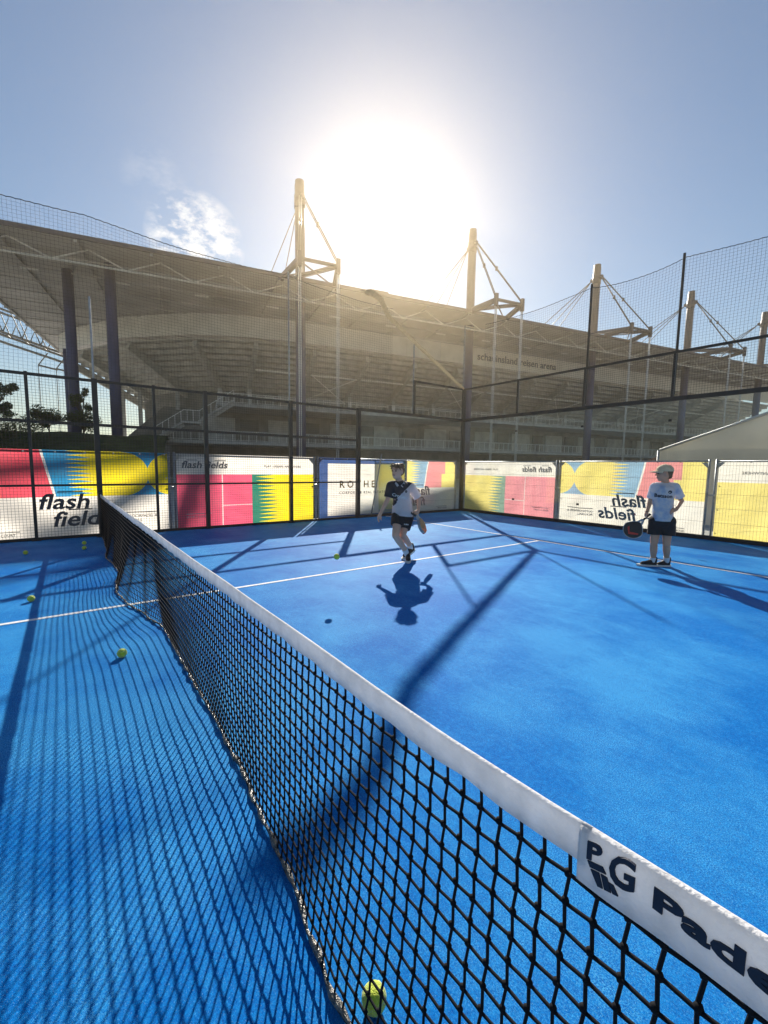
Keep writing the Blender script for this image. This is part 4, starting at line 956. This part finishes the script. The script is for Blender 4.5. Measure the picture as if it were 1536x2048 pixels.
prA += hand_prims(wR_, tR, (.5, -.6, -.4), curl=.35) + hand_prims(wL, tL, (-.4, .3, -.8), curl=.85)
bodyA = blob('body', prA, .0085, M['skin'], A, 3)
face_bits(hd, fAh, A, .235)
hr = [('e', hd + Vector((0, 0, .062)) - fAh * .018, (.101, .085, .062), (0, 0, math.atan2(fAh.y, fAh.x))), ('e', hd - fAh * .062 + Vector((0, 0, .01)), (.055, .082, .080), (0, 0, math.atan2(fAh.y, fAh.x)))]
rn = random.Random(5)
for i in range(46):
    a = rn.uniform(-2.6, 2.6); base = hd + Vector((0, 0, .085 + rn.uniform(-.03, .03))) + Vector((math.cos(a + math.atan2(fAh.y, fAh.x)), math.sin(a + math.atan2(fAh.y, fAh.x)), 0)) * rn.uniform(.03, .085)
    dn = (base - hd); dn.z = 0; dn.normalize(); hr.append(('c', base, base + dn * .035 + Vector((rn.uniform(-.015, .015), rn.uniform(-.015, .015), -.02 - .03 * rn.random() if abs(a) > .9 else -.012)), .015, .006))
blob('hair', hr, .006, M['hair_brown'], A, 1)
shA = blob('polo_shirt', [('c', V3(-.152, 0, 1.10), V3(-.125, -.01, .90), .136, .138), ('e', V3(-.150, 0, 1.10), (.165, .115, .11), (0, 0, .3)), ('c', V3(-.122, -.01, .92), V3(-.112, -.02, .66), .142, .168), ('c', sR + Vector((.03, 0, .01)), sL - Vector((.03, 0, -.01)), .070, .070),
    ('c', sR, sR.lerp(eR, .92), .070, .066), ('c', sL, sL.lerp(eL, .86), .070, .068), ('c', V3(-.155, .0, 1.15), V3(-.158, .0, 1.20), .07, .056)], .010, M['shirt_white'], A, 4,
    cuts=[(V3(0, 0, .685), Vector((-.12, 0, -1))), (sR.lerp(eR, .82), eR - sR, .14), (sL.lerp(eL, .78), eL - sL, .12)], fill=True)
shA.data.materials.append(M['shirt_black'])
for p in shA.data.polygons:
    x, z = p.center.x, p.center.z
    p.material_index = 1 if (z > .895 + (x + .26) * 1.02) else 0
for pl in ([(-.218, 1.205), (-.232, 1.180), (-.196, 1.128), (-.168, 1.150), (-.190, 1.178)], [(-.098, 1.205), (-.078, 1.172), (-.112, 1.122), (-.142, 1.148), (-.116, 1.178)]):
    conform([([tuple(range(5))], [V3(a, .3, c) for a, c in pl])], shA, shA, 'collar', M['shirt_white'], V3(0, -1, 0))
conform([flat_text('Cromatic', .066, -.272, .995, .3, -.20, shear=.2, bold=.0012)], shA, shA, 'chest_print', M['print_white'], V3(0, -1, 0))
conform([([tuple(range(8))], [V3(-.062 + .018 * math.cos(i * math.pi / 4), .3, 1.062 + .022 * math.sin(i * math.pi / 4)) for i in range(8)])], shA, shA, 'badge', M['print_grey'], V3(0, -1, 0))
shoA = blob('shorts', [('c', V3(-.155, .0, .69), V3(-.06, -.03, .69), .105, .108), ('c', hR, hR.lerp(kR, .66), .108, .096), ('c', hL, hL.lerp(kL, .62), .110, .098)], .010, M['shorts_black'], A, 4, cuts=[(hR.lerp(kR, .56) * .5 + hL.lerp(kL, .56) * .5, (kR + kL - hR - hL))])
conform([flat_text('PUMA', .026, -.085, .565, .3, -.08, bold=.001)], shoA, shoA, 'hem_print', M['print_white'], V3(0, -1, 0))
for (k_, a_) in ((kR, aR), (kL, aL)):
    blob('sock', [('c', a_.lerp(k_, .24), a_ - Vector((0, 0, .03)), .046, .042)], .007, M['sock_white'], A, 3, cuts=[(a_.lerp(k_, .22), (k_ - a_))])
shoe(A, V3(-.015, -.02, .045), V3(-.012, .15, .016), M['shoe_black'])
shoe(A, V3(.060, -.225, .115), V3(-.09, -.06, .030), M['shoe_black'])
racket('padel_racket', 'black and red padel racket in the running boy\'s lowered hand', wA(.015, .055, .742), wA(.115, .045, .685), wA(.232, .02, .445), (0.80, 0.52, 0.2), 'padel rackets', [[(.62, -.8), (.98, -.5), (.99, .45), (.60, .82), (.80, 0)]])

# ---- boy standing in cap
GB = (2.344, 6.351); TB = Vector((0.344, -0.939, 0))
B = person_empty('person', GB, TB, 'person in beige cap and pale blue patterned jersey standing with a racket')
def wB(x, t, z): return Vector((GB[0], GB[1], 0)) + Vector((0.939, 0.344, 0)) * x + TB * t + Vector((0, 0, z))
hd = V3(.010, 0, 1.375); fB = Vector((-.95, -.30, 0)).normalized()
sR, eR, wR_, tR = V3(-.100, .02, 1.185), V3(-.140, .0, .955), V3(-.165, .08, .815), V3(-.195, .11, .70)
sL, eL, wL, tL = V3(.155, -.02, 1.190), V3(.246, -.11, .99), V3(.190, .05, .872), V3(.108, .13, .842)
hR, kR, aR = V3(-.040, 0, .62), V3(-.050, .02, .345), V3(-.042, -.02, .10)
hL, kL, aL = V3(.100, -.02, .62), V3(.107, -.01, .35), V3(.125, -.12, .115)
prB = head_prims(hd, fB, .225) + [('c', hd - Vector((0, 0, .07)) - fB * .02, V3(.035, 0, 1.215), .045, .053), ('c', V3(.028, 0, 1.12), V3(.03, 0, .68), .105, .10), ('c', sR, sL, .05, .05),
    ('c', sR, eR, .041, .034), ('c', eR, wR_, .035, .023), ('c', sL, eL, .041, .034), ('c', eL, wL, .035, .023), ('c', hR, kR, .074, .050), ('c', kR, kR.lerp(aR, .35), .049, .052), ('c', kR.lerp(aR, .35), aR, .052, .032),
    ('c', hL, kL, .074, .050), ('c', kL, kL.lerp(aL, .35), .049, .052), ('c', kL.lerp(aL, .35), aL, .052, .032)]
prB += hand_prims(wR_, tR, (.6, .2, -.3), curl=.9) + hand_prims(wL, tL, (-.2, .5, -.5), curl=.8)
blob('body', prB, .0085, M['skin_tan'], B, 3)
face_bits(hd, fB, B, .225)
blob('hair', [('e', hd - fB * .045 + Vector((0, 0, .025)), (.068, .083, .072), (0, 0, math.atan2(fB.y, fB.x))), ('e', hd - fB * .072 - Vector((0, 0, .030)), (.032, .060, .045), (0, 0, math.atan2(fB.y, fB.x)))], .007, M['hair_brown'], B, 2)
cap = blob('cap', [('e', hd + Vector((0, 0, .052)) - fB * .006, (.116, .096, .088), (0, 0, math.atan2(fB.y, fB.x)))], .007, M['cap_beige'], B, 3, cuts=[(hd + Vector((0, 0, .036)), Vector((-fB.x * .0, -fB.y * .0, -1)))])
b = MB(); sB = fB.cross(Vector((0, 0, 1))).normalized(); nU = 12; rows = []
for i in range(nU + 1):
    a = -1.25 + 2.5 * i / nU
    for j in range(5):
        t = j / 4; rr_ = .088 + (.098 * math.cos(a * .8)) * t; q = hd + fB * (rr_ * math.cos(a) * 1.05) + sB * (.090 * math.sin(a) * (1 + .02 * t)) + Vector((0, 0, .048 - .020 * t - .016 * math.sin(a) ** 2 * t)); rows.append(q)
for off in (0, -.006): b.v += [tuple(q + Vector((0, 0, off))) for q in rows]
n5 = len(rows)
for i in range(nU):
    for j in range(4):
        a = i * 5 + j; b.f.append((a, a + 5, a + 6, a + 1)); b.f.append((n5 + a, n5 + a + 1, n5 + a + 6, n5 + a + 5))
    a = i * 5 + 4; b.f.append((a, a + 5, n5 + a + 5, n5 + a))
br = b.build('brim', M['cap_beige'], cap, True); br.data.materials.append(M['cap_under'])
for p in br.data.polygons: p.material_index = 1 if p.normal.z < -.3 or min(p.vertices) >= n5 else 0
b = MB(); b.sphere(hd + Vector((0, 0, .139)) - fB * .006, .010, 8, 5); b.build('button', M['cap_beige'], cap, True)

def jersey_material():
    m = bpy.data.materials.new('jersey_pattern'); m.use_nodes = True; nt = m.node_tree; P = nt.nodes['Principled BSDF']; P.inputs['Roughness'].default_value = .8
    t = nt.nodes.new('ShaderNodeTexCoord'); n = nt.nodes.new('ShaderNodeTexNoise'); n.inputs['Scale'].default_value = 9; n.inputs['Detail'].default_value = 3; nt.links.new(t.outputs['Object'], n.inputs['Vector'])
    r = nt.nodes.new('ShaderNodeValToRGB'); e = r.color_ramp.elements; e[0].position = .42; e[0].color = (.86, .88, .92, 1); e[1].position = .52; e[1].color = (.66, .76, .90, 1); q = e.new(.66); q.color = (.45, .58, .80, 1)
    nt.links.new(n.outputs['Fac'], r.inputs[0])
    v = nt.nodes.new('ShaderNodeTexVoronoi'); v.inputs['Scale'].default_value = 11; v.feature = 'F1'; v.distance = 'MANHATTAN'; nt.links.new(t.outputs['Object'], v.inputs['Vector'])
    k = X(nt, v.outputs['Distance']).lt(.17); k = k * X(nt, n.outputs['Fac']).gt(.53)
    x = nt.nodes.new('ShaderNodeMixRGB'); nt.links.new((k * .85).s, x.inputs[0]); nt.links.new(r.outputs[0], x.inputs[1]); x.inputs[2].default_value = (.05, .10, .33, 1); nt.links.new(x.outputs[0], P.inputs['Base Color'])
    w = nt.nodes.new('ShaderNodeTexNoise'); w.inputs['Scale'].default_value = 12; nt.links.new(t.outputs['Object'], w.inputs['Vector']); bp_ = nt.nodes.new('ShaderNodeBump'); bp_.inputs['Strength'].default_value = .8; bp_.inputs['Distance'].default_value = .02; nt.links.new(w.outputs['Fac'], bp_.inputs['Height']); nt.links.new(bp_.outputs[0], P.inputs['Normal'])
    tr_ = nt.nodes.new('ShaderNodeBsdfTranslucent'); nt.links.new(x.outputs[0], tr_.inputs[0]); mx = nt.nodes.new('ShaderNodeMixShader'); mx.inputs[0].default_value = .5; nt.links.new(P.outputs[0], mx.inputs[1]); nt.links.new(tr_.outputs[0], mx.inputs[2]); nt.links.new(mx.outputs[0], nt.nodes['Material Output'].inputs[0])
    M['jersey'] = m
jersey_material()
shB = blob('jersey', [('c', V3(.028, 0, 1.12), V3(.028, 0, .90), .128, .130), ('c', V3(.028, 0, .92), V3(.030, 0, .66), .132, .142), ('e', V3(.028, 0, 1.14), (.155, .105, .09), (0, 0, 0)), ('c', sR + Vector((.03, 0, .008)), sL - Vector((.03, 0, -.008)), .062, .062),
    ('c', sR, sR.lerp(eR, .85), .062, .062), ('c', sL, sL.lerp(eL, .85), .064, .066), ('c', V3(.036, 0, 1.18), V3(.036, 0, 1.225), .062, .053)], .010, M['jersey'], B, 4, cuts=[(V3(0, 0, .695), Vector((0, 0, -1))), (sR.lerp(eR, .74), eR - sR, .11), (sL.lerp(eL, .74), eL - sL, .12)])
conform([flat_text('Betsson', .070, -.092, 1.043, .3, -.05, bold=.0022)], shB, shB, 'chest_print', M['navy_print'], V3(0, -1, 0))
conform([([tuple(range(12))], [V3(.098 + .023 * math.cos(i * math.pi / 6), .3, 1.118 + .023 * math.sin(i * math.pi / 6)) for i in range(12)])], shB, shB, 'badge', M['navy_print'], V3(0, -1, 0))
shoB = blob('shorts', [('c', V3(-.035, 0, .68), V3(.095, -.01, .68), .115, .115), ('c', hR - Vector((.012, 0, 0)), hR.lerp(kR, .62) - Vector((.012, 0, 0)), .098, .094), ('c', hL + Vector((.012, 0, 0)), hL.lerp(kL, .62) + Vector((.012, 0, 0)), .098, .094)], .010, M['shorts_black'], B, 4, cuts=[(V3(0, 0, .488), Vector((0, 0, -1)))])
for (k_, a_) in ((kR, aR), (kL, aL)):
    blob('sock', [('c', a_.lerp(k_, .17), a_ - Vector((0, 0, .03)), .044, .041)], .007, M['sock_white'], B, 3, cuts=[(a_.lerp(k_, .15), (k_ - a_))])
shoe(B, V3(-.025, -.02, .016), V3(-.215, .045, .016), M['shoe_black'])
shoe(B, V3(.145, -.135, .016), V3(.0, -.06, .016), M['shoe_black'])
b = MB(); b.tube([wR_ + Vector((.03 * math.cos(i * .5236), .03 * math.sin(i * .5236), .012)) for i in range(13)], .004, 5); b.build('bracelet', M['bracelet'], B, True)
racket('padel_racket', 'black padel racket with red chevron held by the boy in the cap', wB(-.128, .065, .782), wB(-.222, .12, .678), wB(-.400, .165, .442), (0.344, -0.939, .25), 'padel rackets', [[(.52, .50), (.74, .10), (.56, -.66), (.63, -.70), (.86, .02), (.62, .56)]])

# ================================================================== ADDED HAZE (volume that imitates veiling lens glare)
hz = MB(); hz.box((-262, -202, GZ - 1.5), (202, 262, 31.5))
hm = bpy.data.materials.new('glare_haze'); hm.use_nodes = True; nt = hm.node_tree; nt.nodes.clear(); out = nt.nodes.new('ShaderNodeOutputMaterial'); pv_ = nt.nodes.new('ShaderNodeVolumePrincipled')
pv_.inputs['Color'].default_value = (1.0, 0.83, 0.56, 1); pv_.inputs['Density'].default_value = 0.00095; pv_.inputs['Anisotropy'].default_value = 0.76; pv_.inputs['Density Attribute'].default_value = ''
nt.links.new(pv_.outputs[0], out.inputs['Volume'])
try: hm.cycles.homogeneous_volume = True
except Exception: pass
tag(hz.build('haze', hm), 'thin haze added to stand in for lens glare', 'haze', kind='stuff')
